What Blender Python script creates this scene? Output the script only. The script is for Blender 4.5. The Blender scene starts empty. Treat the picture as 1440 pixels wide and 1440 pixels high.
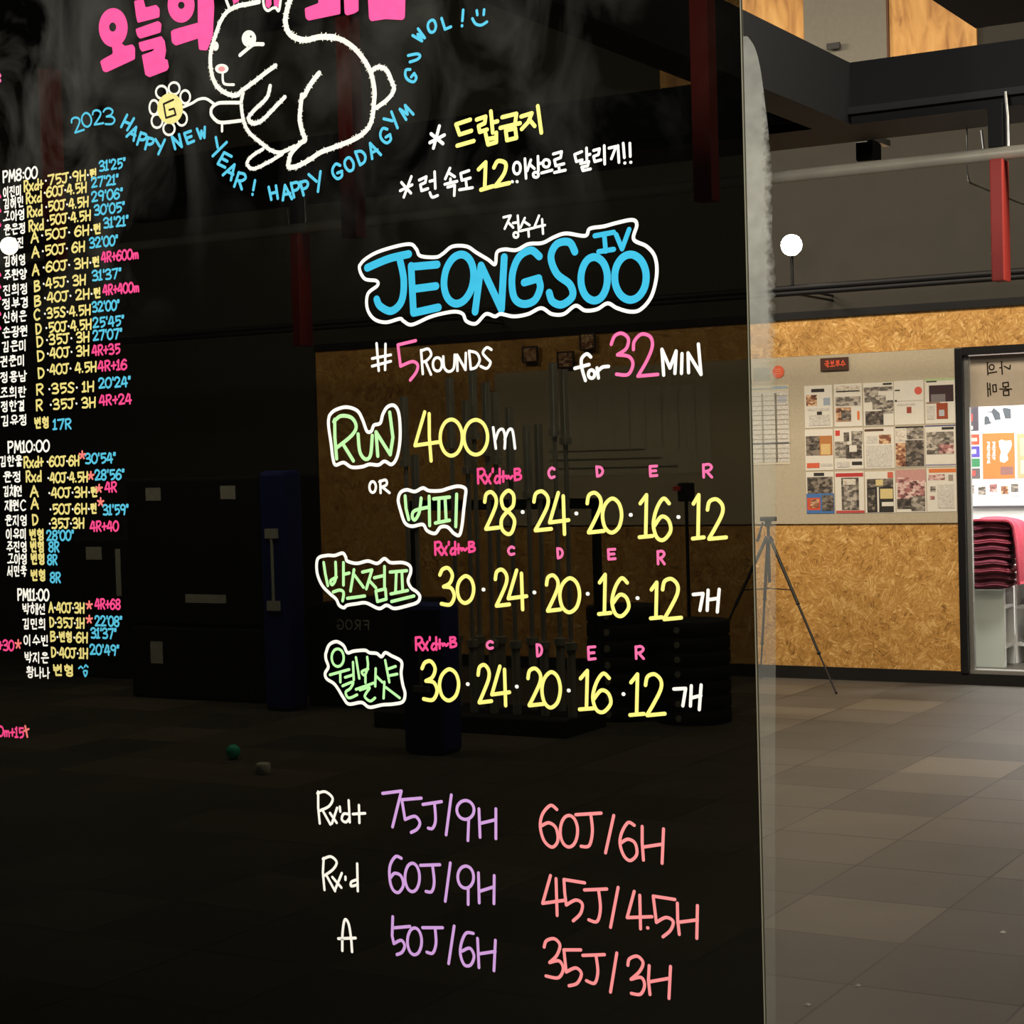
# -*- coding: utf-8 -*-
import bpy, math, random
from mathutils import Vector, Matrix
random.seed(7)
C = bpy.context.scene
COL = C.collection

# ------------------------------------------------------------ camera, world, exposure, room and fill lights
H = 1.56                      # eye height
FPX = 2601.65                 # focal length for a 1440 px frame
YAW, PITCH, ROLL = 0.52714984, -0.02886006, -0.02767132
_f = Vector((-math.sin(YAW)*math.cos(PITCH), math.cos(YAW)*math.cos(PITCH), math.sin(PITCH)))
_r = Vector((math.cos(YAW), math.sin(YAW), 0)); _u = _r.cross(_f)
RGT = _r*math.cos(ROLL)+_u*math.sin(ROLL); UPV = -_r*math.sin(ROLL)+_u*math.cos(ROLL); FWD = _f
EYE = Vector((0, 0, H))
cd = bpy.data.cameras.new('camera'); cam = bpy.data.objects.new('camera', cd); COL.objects.link(cam)
cd.sensor_width = 36; cd.lens = 36*FPX/1440; cd.clip_start = .05
cam.matrix_world = Matrix(((RGT.x, UPV.x, -FWD.x, EYE.x), (RGT.y, UPV.y, -FWD.y, EYE.y), (RGT.z, UPV.z, -FWD.z, EYE.z), (0, 0, 0, 1)))
C.camera = cam
C.view_settings.view_transform = 'Standard'; C.view_settings.look = 'None'
C.view_settings.exposure = 0.0; C.view_settings.gamma = 1.0
w = bpy.data.worlds.new('night'); C.world = w; w.use_nodes = True
w.node_tree.nodes['Background'].inputs[0].default_value = (.9, .95, 1, 1)
w.node_tree.nodes['Background'].inputs[1].default_value = 0.0

def area(name, loc, target, size, size_y, power, col=(1, .93, .82)):
    l = bpy.data.lights.new(name, 'AREA'); l.shape = 'RECTANGLE'; l.size = size; l.size_y = size_y
    l.energy = power; l.color = col
    o = bpy.data.objects.new(name, l); COL.objects.link(o); o.location = loc
    o.rotation_euler = (Vector(target)-Vector(loc)).to_track_quat('-Z', 'Y').to_euler()
    return o
area('board_fill_light', (-1.0, -1.3, 3.0), (-1.6, 2.29, 1.1), 1.4, .6, 205, (1, .96, .9))  # added fill on the viewer's side, brightens the marker writing
area('gym_ceiling_light', (-3.2, 8.6, 4.9), (-3.2, 9.6, 0), 3.0, 1.2, 250, (1, .86, .66))
area('gym_ceiling_light', (-8.2, 8.2, 4.9), (-8.0, 11.9, 1.6), 3.0, 1.2, 300, (1, .86, .66))
_l = bpy.data.lights.new('post_fill_spot', 'SPOT'); _l.energy = 430; _l.spot_size = .75; _l.spot_blend = .6; _l.shadow_soft_size = .08; _l.color = (1, .9, .74)
_o = bpy.data.objects.new('post_fill_spot', _l); COL.objects.link(_o); _o.location = (1.7, 5.14, 2.7); _o.rotation_euler = (Vector((-1.5, 5.2, 2.25))-_o.location).to_track_quat('-Z', 'Y').to_euler()  # added spot, aimed to brighten the right face of the red post
area('gym_ceiling_light', (1.2, 6.2, 4.6), (-1.6, 6.4, 0), 1.6, .8, 130, (1, .92, .8))
area('cabinet_fill_light', (-2.9, 12.32, 2.78), (-3.7, 12.95, 0.7), .3, .3, 90, (1, .98, .95))  # added fill that brightens the cubby unit's end panel
area('shop_ceiling_light', (-3.3, 14.1, 2.8), (-3.4, 14.2, 0), 1.8, 1.2, 105, (1, .97, .95))

# ------------------------------------------------------------ pixel -> place helpers
def ray(x, y): return FWD+RGT*((x-720)/FPX)-UPV*((y-720)/FPX)
def onY(x, y, Y):
    d = ray(x, y); return EYE+d*(Y/d.y)
def onZ(x, y, z=0.0):
    d = ray(x, y); return EYE+d*((z-H)/d.z)
def onX(x, y, X):
    d = ray(x, y); return EYE+d*(X/d.x)

# ------------------------------------------------------------ materials
def srgb(r, g, b):
    f = lambda c: (c/255/12.92) if c/255 <= .04045 else ((c/255+.055)/1.055)**2.4
    return (f(r), f(g), f(b), 1)
def nm(name):
    m = bpy.data.materials.new(name); m.use_nodes = True
    nt = m.node_tree; return m, nt, nt.nodes, nt.links, nt.nodes['Principled BSDF']
_cache = {}
def flat(name, col, rough=.6, metal=0, noise=.06, scale=30, spec=.3, bump=0):
    if name in _cache: return _cache[name]
    m, nt, N, L, P = nm(name)
    P.inputs['Roughness'].default_value = rough; P.inputs['Metallic'].default_value = metal
    P.inputs['Specular IOR Level'].default_value = spec
    tc = N.new('ShaderNodeTexCoord'); n = N.new('ShaderNodeTexNoise'); n.inputs['Scale'].default_value = scale
    n.inputs['Detail'].default_value = 4
    L.new(tc.outputs['Object'], n.inputs['Vector'])
    r = N.new('ShaderNodeMapRange'); r.inputs[3].default_value = 1-noise*2; r.inputs[4].default_value = 1+noise*2
    L.new(n.outputs['Fac'], r.inputs[0])
    mx = N.new('ShaderNodeMix'); mx.data_type = 'RGBA'; mx.blend_type = 'MULTIPLY'; mx.inputs[0].default_value = 1
    mx.inputs[6].default_value = col; L.new(r.outputs[0], mx.inputs[7]); L.new(mx.outputs[2], P.inputs['Base Color'])
    if bump:
        b = N.new('ShaderNodeBump'); b.inputs['Strength'].default_value = bump; L.new(n.outputs['Fac'], b.inputs['Height'])
        L.new(b.outputs[0], P.inputs['Normal'])
    _cache[name] = m; return m
def emis(name, col, s):
    m, nt, N, L, P = nm(name)
    P.inputs['Emission Color'].default_value = col; P.inputs['Emission Strength'].default_value = s
    return m
def ramp(N, stops):
    r = N.new('ShaderNodeValToRGB'); e = r.color_ramp.elements
    while len(e) < len(stops): e.new(.5)
    for i, (p, c) in enumerate(stops): e[i].position = p; e[i].color = c
    return r
def osb():
    m, nt, N, L, P = nm('oriented_strand_board'); P.inputs['Roughness'].default_value = .65
    tc = N.new('ShaderNodeTexCoord')
    v = N.new('ShaderNodeTexVoronoi'); v.inputs['Scale'].default_value = 17
    wn = N.new('ShaderNodeTexNoise'); wn.inputs['Scale'].default_value = 16
    add = N.new('ShaderNodeVectorMath'); add.operation = 'MULTIPLY_ADD'; add.inputs[1].default_value = (.16, .16, .16)
    L.new(tc.outputs['Object'], wn.inputs['Vector']); L.new(wn.outputs['Color'], add.inputs[0]); L.new(tc.outputs['Object'], add.inputs[2])
    L.new(add.outputs[0], v.inputs['Vector'])
    sp = N.new('ShaderNodeSeparateColor'); L.new(v.outputs['Color'], sp.inputs[0])
    an = N.new('ShaderNodeMath'); an.operation = 'MULTIPLY'; an.inputs[1].default_value = 3.14; L.new(sp.outputs[0], an.inputs[0])
    vr = N.new('ShaderNodeVectorRotate'); vr.rotation_type = 'Y_AXIS'; L.new(tc.outputs['Object'], vr.inputs['Vector']); L.new(an.outputs[0], vr.inputs['Angle'])
    mp = N.new('ShaderNodeMapping'); mp.inputs['Scale'].default_value = (20, 20, 105); L.new(vr.outputs[0], mp.inputs[0])
    n = N.new('ShaderNodeTexNoise'); n.inputs['Scale'].default_value = 1; n.inputs['Detail'].default_value = 3; L.new(mp.outputs[0], n.inputs['Vector'])
    mix = N.new('ShaderNodeMath'); mix.operation = 'MULTIPLY_ADD'; mix.inputs[1].default_value = .22
    L.new(sp.outputs[1], mix.inputs[0]); L.new(n.outputs['Fac'], mix.inputs[2])
    r = ramp(N, [(.28, srgb(98, 64, 22)), (.48, srgb(170, 122, 54)), (.68, srgb(192, 144, 74)), (.88, srgb(222, 184, 118))])
    L.new(mix.outputs[0], r.inputs[0]); L.new(r.outputs[0], P.inputs['Base Color'])
    return m
def plywood():
    m, nt, N, L, P = nm('plywood'); P.inputs['Roughness'].default_value = .6
    tc = N.new('ShaderNodeTexCoord'); mp = N.new('ShaderNodeMapping'); mp.inputs['Scale'].default_value = (6, 6, 1.4)
    mp.inputs['Rotation'].default_value = (0, .5, 0)
    L.new(tc.outputs['Object'], mp.inputs[0])
    n = N.new('ShaderNodeTexNoise'); n.inputs['Scale'].default_value = 1.6; n.inputs['Detail'].default_value = 5; n.inputs['Distortion'].default_value = 1.2
    L.new(mp.outputs[0], n.inputs['Vector'])
    r = ramp(N, [(.3, srgb(150, 98, 42)), (.5, srgb(196, 144, 76)), (.72, srgb(216, 168, 98))])
    L.new(n.outputs['Fac'], r.inputs[0]); L.new(r.outputs[0], P.inputs['Base Color']); return m
def rubber_floor():
    m, nt, N, L, P = nm('rubber_floor_tiles'); P.inputs['Roughness'].default_value = .55; P.inputs['Specular IOR Level'].default_value = .25
    tc = N.new('ShaderNodeTexCoord')
    ad = N.new('ShaderNodeVectorMath'); ad.operation = 'ADD'; ad.inputs[1].default_value = (12.01, 14.778, 0); L.new(tc.outputs['Object'], ad.inputs[0])
    sc = N.new('ShaderNodeVectorMath'); sc.operation = 'DIVIDE'; sc.inputs[1].default_value = (.5065, .497, 1); L.new(ad.outputs[0], sc.inputs[0])
    fl = N.new('ShaderNodeVectorMath'); fl.operation = 'FLOOR'; L.new(sc.outputs[0], fl.inputs[0])
    fr = N.new('ShaderNodeVectorMath'); fr.operation = 'FRACTION'; L.new(sc.outputs[0], fr.inputs[0])
    wn = N.new('ShaderNodeTexWhiteNoise'); wn.noise_dimensions = '2D'; L.new(fl.outputs[0], wn.inputs['Vector'])
    sx = N.new('ShaderNodeSeparateXYZ'); L.new(fr.outputs[0], sx.inputs[0])
    def edge(o, wid):
        a = N.new('ShaderNodeMath'); a.operation = 'SUBTRACT'; a.inputs[1].default_value = .5; L.new(o, a.inputs[0])
        b = N.new('ShaderNodeMath'); b.operation = 'ABSOLUTE'; L.new(a.outputs[0], b.inputs[0])
        c = N.new('ShaderNodeMapRange'); c.inputs[1].default_value = .5-wid; c.inputs[2].default_value = .5-wid*.3; L.new(b.outputs[0], c.inputs[0]); return c.outputs[0]
    mxe = N.new('ShaderNodeMath'); mxe.operation = 'MAXIMUM'; L.new(edge(sx.outputs[0], .013), mxe.inputs[0]); L.new(edge(sx.outputs[1], .016), mxe.inputs[1])
    nz = N.new('ShaderNodeTexNoise'); nz.inputs['Scale'].default_value = 1.7; nz.inputs['Detail'].default_value = 5; L.new(tc.outputs['Object'], nz.inputs['Vector'])
    jn = N.new('ShaderNodeMapRange'); jn.inputs[1].default_value = .36; jn.inputs[2].default_value = .66; jn.inputs[3].default_value = .35; jn.inputs[4].default_value = 1; L.new(nz.outputs['Fac'], jn.inputs[0])
    je = N.new('ShaderNodeMath'); je.operation = 'MULTIPLY'; L.new(mxe.outputs[0], je.inputs[0]); L.new(jn.outputs[0], je.inputs[1])
    r = ramp(N, [(0, srgb(66, 63, 58)), (.5, srgb(76, 72, 66)), (.85, srgb(84, 79, 72)), (1, srgb(94, 88, 78))]); L.new(wn.outputs['Value'], r.inputs[0])
    g = N.new('ShaderNodeTexNoise'); g.inputs['Scale'].default_value = 260; L.new(tc.outputs['Object'], g.inputs['Vector'])
    gr = N.new('ShaderNodeMapRange'); gr.inputs[3].default_value = .55; gr.inputs[4].default_value = 1.45; L.new(g.outputs['Fac'], gr.inputs[0])
    m1 = N.new('ShaderNodeMix'); m1.data_type = 'RGBA'; m1.blend_type = 'MULTIPLY'; m1.inputs[0].default_value = 1; L.new(r.outputs[0], m1.inputs[6]); L.new(gr.outputs[0], m1.inputs[7])
    st = N.new('ShaderNodeTexNoise'); st.inputs['Scale'].default_value = 2.6; st.inputs['Detail'].default_value = 6; L.new(tc.outputs['Object'], st.inputs['Vector'])
    sr = N.new('ShaderNodeMapRange'); sr.inputs[3].default_value = .8; sr.inputs[4].default_value = 1.2; L.new(st.outputs['Fac'], sr.inputs[0])
    m2 = N.new('ShaderNodeMix'); m2.data_type = 'RGBA'; m2.blend_type = 'MULTIPLY'; m2.inputs[0].default_value = 1; L.new(m1.outputs[2], m2.inputs[6]); L.new(sr.outputs[0], m2.inputs[7])
    m3 = N.new('ShaderNodeMix'); m3.data_type = 'RGBA'; L.new(je.outputs[0], m3.inputs[0]); L.new(m2.outputs[2], m3.inputs[6]); m3.inputs[7].default_value = srgb(12, 11, 10)
    L.new(m3.outputs[2], P.inputs['Base Color'])
    b = N.new('ShaderNodeBump'); b.inputs['Strength'].default_value = .15; L.new(g.outputs['Fac'], b.inputs['Height']); L.new(b.outputs[0], P.inputs['Normal'])
    return m
def board_glass():      # see-through tint standing in for the board's reflections, wiped marker dust on its face
    m, nt, N, L, P = nm('board_reflection_tint')
    out = N['Material Output']; N.remove(P)
    tr = N.new('ShaderNodeBsdfTransparent'); tr.inputs[0].default_value = (.25, .25, .225, 1)
    gl = N.new('ShaderNodeBsdfGlossy'); gl.inputs['Roughness'].default_value = .02; gl.inputs[0].default_value = (1, 1, 1, 1)
    a = N.new('ShaderNodeMixShader'); a.inputs[0].default_value = .012; L.new(tr.outputs[0], a.inputs[1]); L.new(gl.outputs[0], a.inputs[2])
    df = N.new('ShaderNodeBsdfDiffuse'); df.inputs[0].default_value = (.5, .5, .44, 1)
    tc = N.new('ShaderNodeTexCoord')
    mp = N.new('ShaderNodeMapping'); mp.inputs['Scale'].default_value = (2.6, 1, 1.6); mp.inputs['Rotation'].default_value = (0, .6, 0); L.new(tc.outputs['Object'], mp.inputs[0])
    n = N.new('ShaderNodeTexNoise'); n.inputs['Scale'].default_value = 3.2; n.inputs['Detail'].default_value = 7; n.inputs['Distortion'].default_value = .9; L.new(mp.outputs[0], n.inputs['Vector'])
    r = N.new('ShaderNodeMapRange'); r.inputs[1].default_value = .42; r.inputs[2].default_value = .75; L.new(n.outputs['Fac'], r.inputs[0])
    # wiped area: towards the upper left of the board
    def sph(cx, cz, rad):
        d = N.new('ShaderNodeVectorMath'); d.operation = 'DISTANCE'; d.inputs[1].default_value = (cx, 0, cz)
        s = N.new('ShaderNodeVectorMath'); s.operation = 'MULTIPLY'; s.inputs[1].default_value = (1, 0, 1.25); L.new(tc.outputs['Object'], s.inputs[0]); L.new(s.outputs[0], d.inputs[0])
        q = N.new('ShaderNodeMapRange'); q.inputs[1].default_value = rad; q.inputs[2].default_value = rad*.15; q.interpolation_type = 'SMOOTHSTEP'; L.new(d.outputs['Value'], q.inputs[0]); return q.outputs[0]
    mk = N.new('ShaderNodeMath'); mk.operation = 'MULTIPLY_ADD'; mk.inputs[1].default_value = 1.0
    h2 = N.new('ShaderNodeMath'); h2.operation = 'MULTIPLY'; h2.inputs[1].default_value = .55; L.new(sph(-1.42, 2.18*1.25, .55), h2.inputs[0])
    L.new(sph(-2.25, 2.2*1.25, .62), mk.inputs[0]); L.new(h2.outputs[0], mk.inputs[2])
    f = N.new('ShaderNodeMath'); f.operation = 'MULTIPLY'; L.new(r.outputs[0], f.inputs[0]); L.new(mk.outputs[0], f.inputs[1])
    f2 = N.new('ShaderNodeMath'); f2.operation = 'MULTIPLY_ADD'; f2.inputs[1].default_value = .11; f2.inputs[2].default_value = .0012; L.new(f.outputs[0], f2.inputs[0])
    b = N.new('ShaderNodeMixShader'); L.new(f2.outputs[0], b.inputs[0]); L.new(a.outputs[0], b.inputs[1]); L.new(df.outputs[0], b.inputs[2])
    L.new(b.outputs[0], out.inputs[0]); return m
def haze_film():
    m, nt, N, L, P = nm('hazy_film'); out = N['Material Output']; N.remove(P)
    tr = N.new('ShaderNodeBsdfTransparent'); tr.inputs[0].default_value = (.93, .95, .92, 1)
    df = N.new('ShaderNodeBsdfDiffuse'); df.inputs[0].default_value = (.62, .62, .54, 1)
    tl = N.new('ShaderNodeBsdfTranslucent'); tl.inputs[0].default_value = (.62, .62, .54, 1)
    ms = N.new('ShaderNodeMixShader'); ms.inputs[0].default_value = .4; L.new(df.outputs[0], ms.inputs[1]); L.new(tl.outputs[0], ms.inputs[2])
    tc = N.new('ShaderNodeTexCoord'); n = N.new('ShaderNodeTexNoise'); n.inputs['Scale'].default_value = 45; n.inputs['Detail'].default_value = 6
    L.new(tc.outputs['Object'], n.inputs['Vector'])
    sz = N.new('ShaderNodeSeparateXYZ'); L.new(tc.outputs['Object'], sz.inputs[0])
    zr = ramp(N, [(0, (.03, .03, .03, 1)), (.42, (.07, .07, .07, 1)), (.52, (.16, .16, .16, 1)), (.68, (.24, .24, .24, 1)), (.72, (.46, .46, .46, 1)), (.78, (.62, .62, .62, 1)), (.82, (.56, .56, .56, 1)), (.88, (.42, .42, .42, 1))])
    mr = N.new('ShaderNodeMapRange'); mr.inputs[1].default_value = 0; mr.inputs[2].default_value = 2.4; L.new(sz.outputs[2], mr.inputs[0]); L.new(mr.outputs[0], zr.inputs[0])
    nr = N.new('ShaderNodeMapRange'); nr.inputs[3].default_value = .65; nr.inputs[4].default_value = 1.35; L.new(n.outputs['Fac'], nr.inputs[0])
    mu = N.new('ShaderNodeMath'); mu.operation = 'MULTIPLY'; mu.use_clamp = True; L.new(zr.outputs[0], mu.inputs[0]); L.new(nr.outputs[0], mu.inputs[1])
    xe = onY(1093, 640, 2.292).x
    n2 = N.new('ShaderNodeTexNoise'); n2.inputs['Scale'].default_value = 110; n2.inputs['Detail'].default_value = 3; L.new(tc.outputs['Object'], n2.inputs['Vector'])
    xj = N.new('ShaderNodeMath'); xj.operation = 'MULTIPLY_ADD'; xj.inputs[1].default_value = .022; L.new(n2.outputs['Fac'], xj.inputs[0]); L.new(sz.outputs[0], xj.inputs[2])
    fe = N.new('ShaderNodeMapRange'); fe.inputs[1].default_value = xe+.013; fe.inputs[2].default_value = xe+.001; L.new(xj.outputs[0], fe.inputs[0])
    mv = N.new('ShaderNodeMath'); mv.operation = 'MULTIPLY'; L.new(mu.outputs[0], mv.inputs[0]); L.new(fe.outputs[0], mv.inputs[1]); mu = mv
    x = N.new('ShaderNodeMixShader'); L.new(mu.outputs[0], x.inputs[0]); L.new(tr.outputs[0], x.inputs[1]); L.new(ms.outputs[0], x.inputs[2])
    L.new(x.outputs[0], out.inputs[0]); return m
def clear_glass():
    m, nt, N, L, P = nm('clear_glass'); out = N['Material Output']; N.remove(P)
    tr = N.new('ShaderNodeBsdfTransparent'); tr.inputs[0].default_value = (.96, .97, .96, 1)
    gl = N.new('ShaderNodeBsdfGlossy'); gl.inputs['Roughness'].default_value = .02
    x = N.new('ShaderNodeMixShader'); x.inputs[0].default_value = .04; L.new(tr.outputs[0], x.inputs[1]); L.new(gl.outputs[0], x.inputs[2]); L.new(x.outputs[0], out.inputs[0]); return m
def photo(name, a, b, c, scale=38):
    if name in _cache: return _cache[name]
    m, nt, N, L, P = nm(name); P.inputs['Roughness'].default_value = .5
    tc = N.new('ShaderNodeTexCoord'); v = N.new('ShaderNodeTexVoronoi'); v.inputs['Scale'].default_value = scale
    mp = N.new('ShaderNodeMapping'); mp.inputs['Rotation'].default_value = (0, .6, 0); mp.inputs['Scale'].default_value = (1, 1, 1.7); L.new(tc.outputs['Object'], mp.inputs[0]); L.new(mp.outputs[0], v.inputs['Vector'])
    n = N.new('ShaderNodeTexNoise'); n.inputs['Scale'].default_value = scale*1.4; L.new(tc.outputs['Object'], n.inputs['Vector'])
    s = N.new('ShaderNodeSeparateColor'); L.new(v.outputs['Color'], s.inputs[0])
    ad = N.new('ShaderNodeMath'); ad.operation = 'MULTIPLY_ADD'; ad.inputs[1].default_value = .6; L.new(s.outputs[0], ad.inputs[0])
    h = N.new('ShaderNodeMath'); h.operation = 'MULTIPLY'; h.inputs[1].default_value = .5; L.new(n.outputs['Fac'], h.inputs[0]); L.new(h.outputs[0], ad.inputs[2])
    r = ramp(N, [(.2, a), (.5, b), (.8, c)]); r.color_ramp.interpolation = 'CONSTANT'; r.color_ramp.interpolation = 'LINEAR'
    L.new(ad.outputs[0], r.inputs[0]); L.new(r.outputs[0], P.inputs['Base Color']); _cache[name] = m; return m

M = dict(
 osb=osb(), ply=plywood(), floor=rubber_floor(), board=board_glass(), film=haze_film(), glass=clear_glass(),
 dark=flat('dark_olive_paint', srgb(52, 49, 43), .8, noise=.08, scale=6), black=flat('black_steel', srgb(13, 13, 15), .6, spec=.25),
 ceil=flat('black_ceiling_paint', srgb(30, 29, 28), .9), frame=flat('black_door_frame', srgb(18, 18, 20), .35, spec=.5),
 base=flat('black_baseboard', srgb(16, 15, 14), .7), felt=flat('grey_felt', srgb(176, 164, 142), .95, noise=.07, scale=90),
 grey=flat('grey_door_paint', srgb(112, 108, 98), .6), steel=flat('steel_tube', srgb(206, 198, 178), .38, metal=.15, noise=.1, scale=8),
 red=flat('red_paint', srgb(186, 62, 54), .5), paper=flat('white_paper', srgb(214, 208, 196), .8, noise=.03),
 white=flat('white_paint', srgb(235, 233, 230), .6, noise=.02), edge=flat('glass_edge', srgb(120, 116, 96), .2, spec=.6),
 cab=flat('grey_green_cabinet', srgb(208, 212, 200), .6, noise=.06, scale=5), tripod=flat('dark_anodised', srgb(42, 40, 38), .45, metal=.2),
 maroon=flat('maroon_cloth', srgb(112, 46, 60), .95, noise=.15, scale=40, bump=.3), pink=flat('pink_red_cloth', srgb(192, 70, 88), .95, noise=.1, scale=40, bump=.3),
 sheet=flat('beige_door_film', srgb(186, 172, 154), .8, noise=.04), navy=flat('blue_vinyl', srgb(32, 44, 118), .6), mat=flat('black_mat', srgb(13, 13, 13), .95, spec=.05), foam=flat('black_foam', srgb(18, 18, 18), .8),
 shoe=flat('dark_shoe', srgb(34, 36, 58), .6), tag=flat('grey_label', srgb(205, 205, 198), .7), teal=flat('teal_ball', srgb(60, 200, 170), .5),
 chrome=flat('bar_steel', srgb(196, 194, 186), .3, metal=.35), silver=flat('aluminium_sill', srgb(170, 168, 162), .35, metal=.7),
)

# ------------------------------------------------------------ mesh helpers
class MB:
    def __init__(s): s.v = []; s.f = []; s.m = []; s.mats = []; s.sm = []
    def mi(s, mat):
        if mat not in s.mats: s.mats.append(mat)
        return s.mats.index(mat)
    def add(s, vs, fs, mat, smooth=False):
        b = len(s.v); s.v += [tuple(v) for v in vs]; k = s.mi(mat)
        for f in fs: s.f.append([b+i for i in f]); s.m.append(k); s.sm.append(smooth)
    def box(s, x0, y0, z0, x1, y1, z1, mat, bev=0):
        x0, x1 = sorted((x0, x1)); y0, y1 = sorted((y0, y1)); z0, z1 = sorted((z0, z1))
        if not bev:
            vs = [(x, y, z) for z in (z0, z1) for y in (y0, y1) for x in (x0, x1)]
            s.add(vs, [(0, 2, 3, 1), (4, 5, 7, 6), (0, 1, 5, 4), (2, 6, 7, 3), (0, 4, 6, 2), (1, 3, 7, 5)], mat); return
        import bmesh
        bm = bmesh.new(); bmesh.ops.create_cube(bm, size=1)
        for v in bm.verts: v.co = ((x0+x1)/2+v.co.x*(x1-x0), (y0+y1)/2+v.co.y*(y1-y0), (z0+z1)/2+v.co.z*(z1-z0))
        bmesh.ops.bevel(bm, geom=bm.edges[:], offset=bev, segments=2, affect='EDGES', profile=.5)
        bm.verts.index_update()
        s.add([v.co[:] for v in bm.verts], [[v.index for v in f.verts] for f in bm.faces], mat); bm.free()
    def tube(s, pts, r, mat, n=12, r2=None, cap=True):
        pts = [Vector(p) for p in pts]; rings = []; k = len(pts)
        for i, p in enumerate(pts):
            d = (pts[min(i+1, k-1)]-pts[max(i-1, 0)]).normalized()
            a = d.cross(Vector((0, 0, 1)))
            if a.length < 1e-3: a = d.cross(Vector((1, 0, 0)))
            a.normalize(); b = d.cross(a)
            rr = r if r2 is None else r+(r2-r)*i/(k-1)
            if isinstance(r, (list, tuple)): rr = r[i]
            rings.append([p+(a*math.cos(t)+b*math.sin(t))*rr for t in (2*math.pi*j/n for j in range(n))])
        vs = [v for g in rings for v in g]
        fs = [(i*n+j, i*n+(j+1) % n, (i+1)*n+(j+1) % n, (i+1)*n+j) for i in range(k-1) for j in range(n)]
        s.add(vs, fs, mat, True)
        if cap: s.add(rings[0], [list(range(n))[::-1]], mat); s.add(rings[-1], [list(range(n))], mat)
    def cyl(s, a, b, r, mat, n=24): s.tube([a, b], r, mat, n)
    def sphere(s, c, r, mat, sx=1, sy=1, sz=1, n=16):
        vs = []; fs = []
        for i in range(n+1):
            th = math.pi*i/n
            for j in range(2*n):
                ph = math.pi*j/n; vs.append((c[0]+r*sx*math.sin(th)*math.cos(ph), c[1]+r*sy*math.sin(th)*math.sin(ph), c[2]+r*sz*math.cos(th)))
        for i in range(n):
            for j in range(2*n): fs.append((i*2*n+j, (i+1)*2*n+j, (i+1)*2*n+(j+1) % (2*n), i*2*n+(j+1) % (2*n)))
        s.add(vs, fs, mat, True)
    def quadY(s, x0, z0, x1, z1, y, mat):     # upright rectangle facing the viewer's side (-Y)
        s.add([(x0, y, z0), (x1, y, z0), (x1, y, z1), (x0, y, z1)], [(0, 1, 2, 3)], mat)
    def build(s, name, parent=None, origin=None):
        me = bpy.data.meshes.new(name)
        o0 = Vector(origin) if origin is not None else Vector((0, 0, 0))
        me.from_pydata([tuple(Vector(v)-o0) for v in s.v], [], s.f)
        for m in s.mats: me.materials.append(m)
        me.polygons.foreach_set('material_index', s.m); me.polygons.foreach_set('use_smooth', s.sm); me.update()
        o = bpy.data.objects.new(name, me); COL.objects.link(o); o.location = o0
        if parent: o.parent = parent; o.matrix_parent_inverse = Matrix.Translation(-parent.location)
        return o
def tag(o, label=None, cat=None, group=None, kind=None):
    if label: o['label'] = label
    if cat: o['category'] = cat
    if group: o['group'] = group
    if kind: o['kind'] = kind
    return o
def empty(name, loc, label, cat, group=None):
    o = bpy.data.objects.new(name, None); COL.objects.link(o); o.location = loc; o.empty_display_size = .1
    return tag(o, label, cat, group)
def struct(name, mb, label=None, cat=None, parent=None):
    o = mb.build(name, parent)
    if parent is None: tag(o, label, cat, None, 'structure')
    return o

# ============================================================ ROOM SHELL
YF = onZ(1250, 958).y + .02           # far wall
XL, XR, YN, ZC = -14.2, 3.2, -2.6, 5.3
DX0 = onY(1349.5, 700, YF).x          # outer left edge of door frame
DX1 = DX0+1.75; DZ = onY(1360, 489, YF).z   # door opening right edge, top
mb = MB(); mb.box(XL-.1, YN-.1, -.1, XR+.1, 15.4, 0, M['floor']); struct('floor', mb, 'dark grey rubber tile gym floor', 'floor')
mb = MB(); mb.box(XL-.1, YN-.1, ZC, XR+.1, YF+.1, ZC+.1, M['ceil']); struct('ceiling', mb, 'black painted high ceiling', 'ceiling')
mb = MB(); mb.box(XL-.1, YN, 0, XL, YF, ZC, M['dark']); struct('wall_left', mb, 'dark grey wall at the far left of the gym', 'wall')
mb = MB(); mb.box(XR, YN, 0, XR+.1, YF, ZC, M['dark']); struct('wall_right', mb, 'dark grey wall on the right side', 'wall')
mb = MB(); mb.box(XL, YN-.1, 0, XR, YN, ZC, M['ceil']); struct('wall_near', mb, 'black wall behind the viewer', 'wall')
mb = MB()
mb.box(XL, YF, 0, DX0, YF+.1, ZC, M['dark']); mb.box(DX1, YF, 0, XR, YF+.1, ZC, M['dark']); mb.box(DX0, YF, DZ, DX1, YF+.1, ZC, M['dark'])
wall_far = struct('wall_far', mb, 'dark olive painted wall above the strand board and door', 'wall')
zb = onY(1200, 938, YF).z; zl = onY(1200, 736.2, YF).z; zg = onY(1217, 496.2, YF).z; zt = onY(1270, 440, YF).z
GX0 = onY(700, 560, YF).x              # left end of the grey board
OX0 = onY(450, 600, YF).x              # left end of the strand board
mb = MB(); mb.box(OX0, YF-.03, zb, DX0, YF, zl, M['osb']); struct('osb_dado', mb, parent=wall_far)['label'] = 'strand board panel below the grey notice board'
mb = MB(); mb.box(OX0, YF-.03, zg, 0.6, YF, zt, M['osb']); struct('osb_band', mb, parent=wall_far)['label'] = 'strand board band above the grey notice board and door'
mb = MB(); mb.box(OX0, YF-.03, zl, GX0, YF, zg, M['osb']); struct('osb_panel', mb, parent=wall_far)
mb = MB(); mb.box(OX0, YF-.05, zt, .6, YF, zt+.05, M['black']); struct('trim_1', mb, 'black trim strip along the top of the strand board', 'trim')
mb = MB(); mb.box(XL, YF-.05, 0, DX0+.0, YF, zb, M['base']); mb.box(DX0, YF-.05, 0, DX1, YF, zb-.012, M['base']); mb.box(DX1, YF-.05, 0, XR, YF, zb, M['base'])
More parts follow.
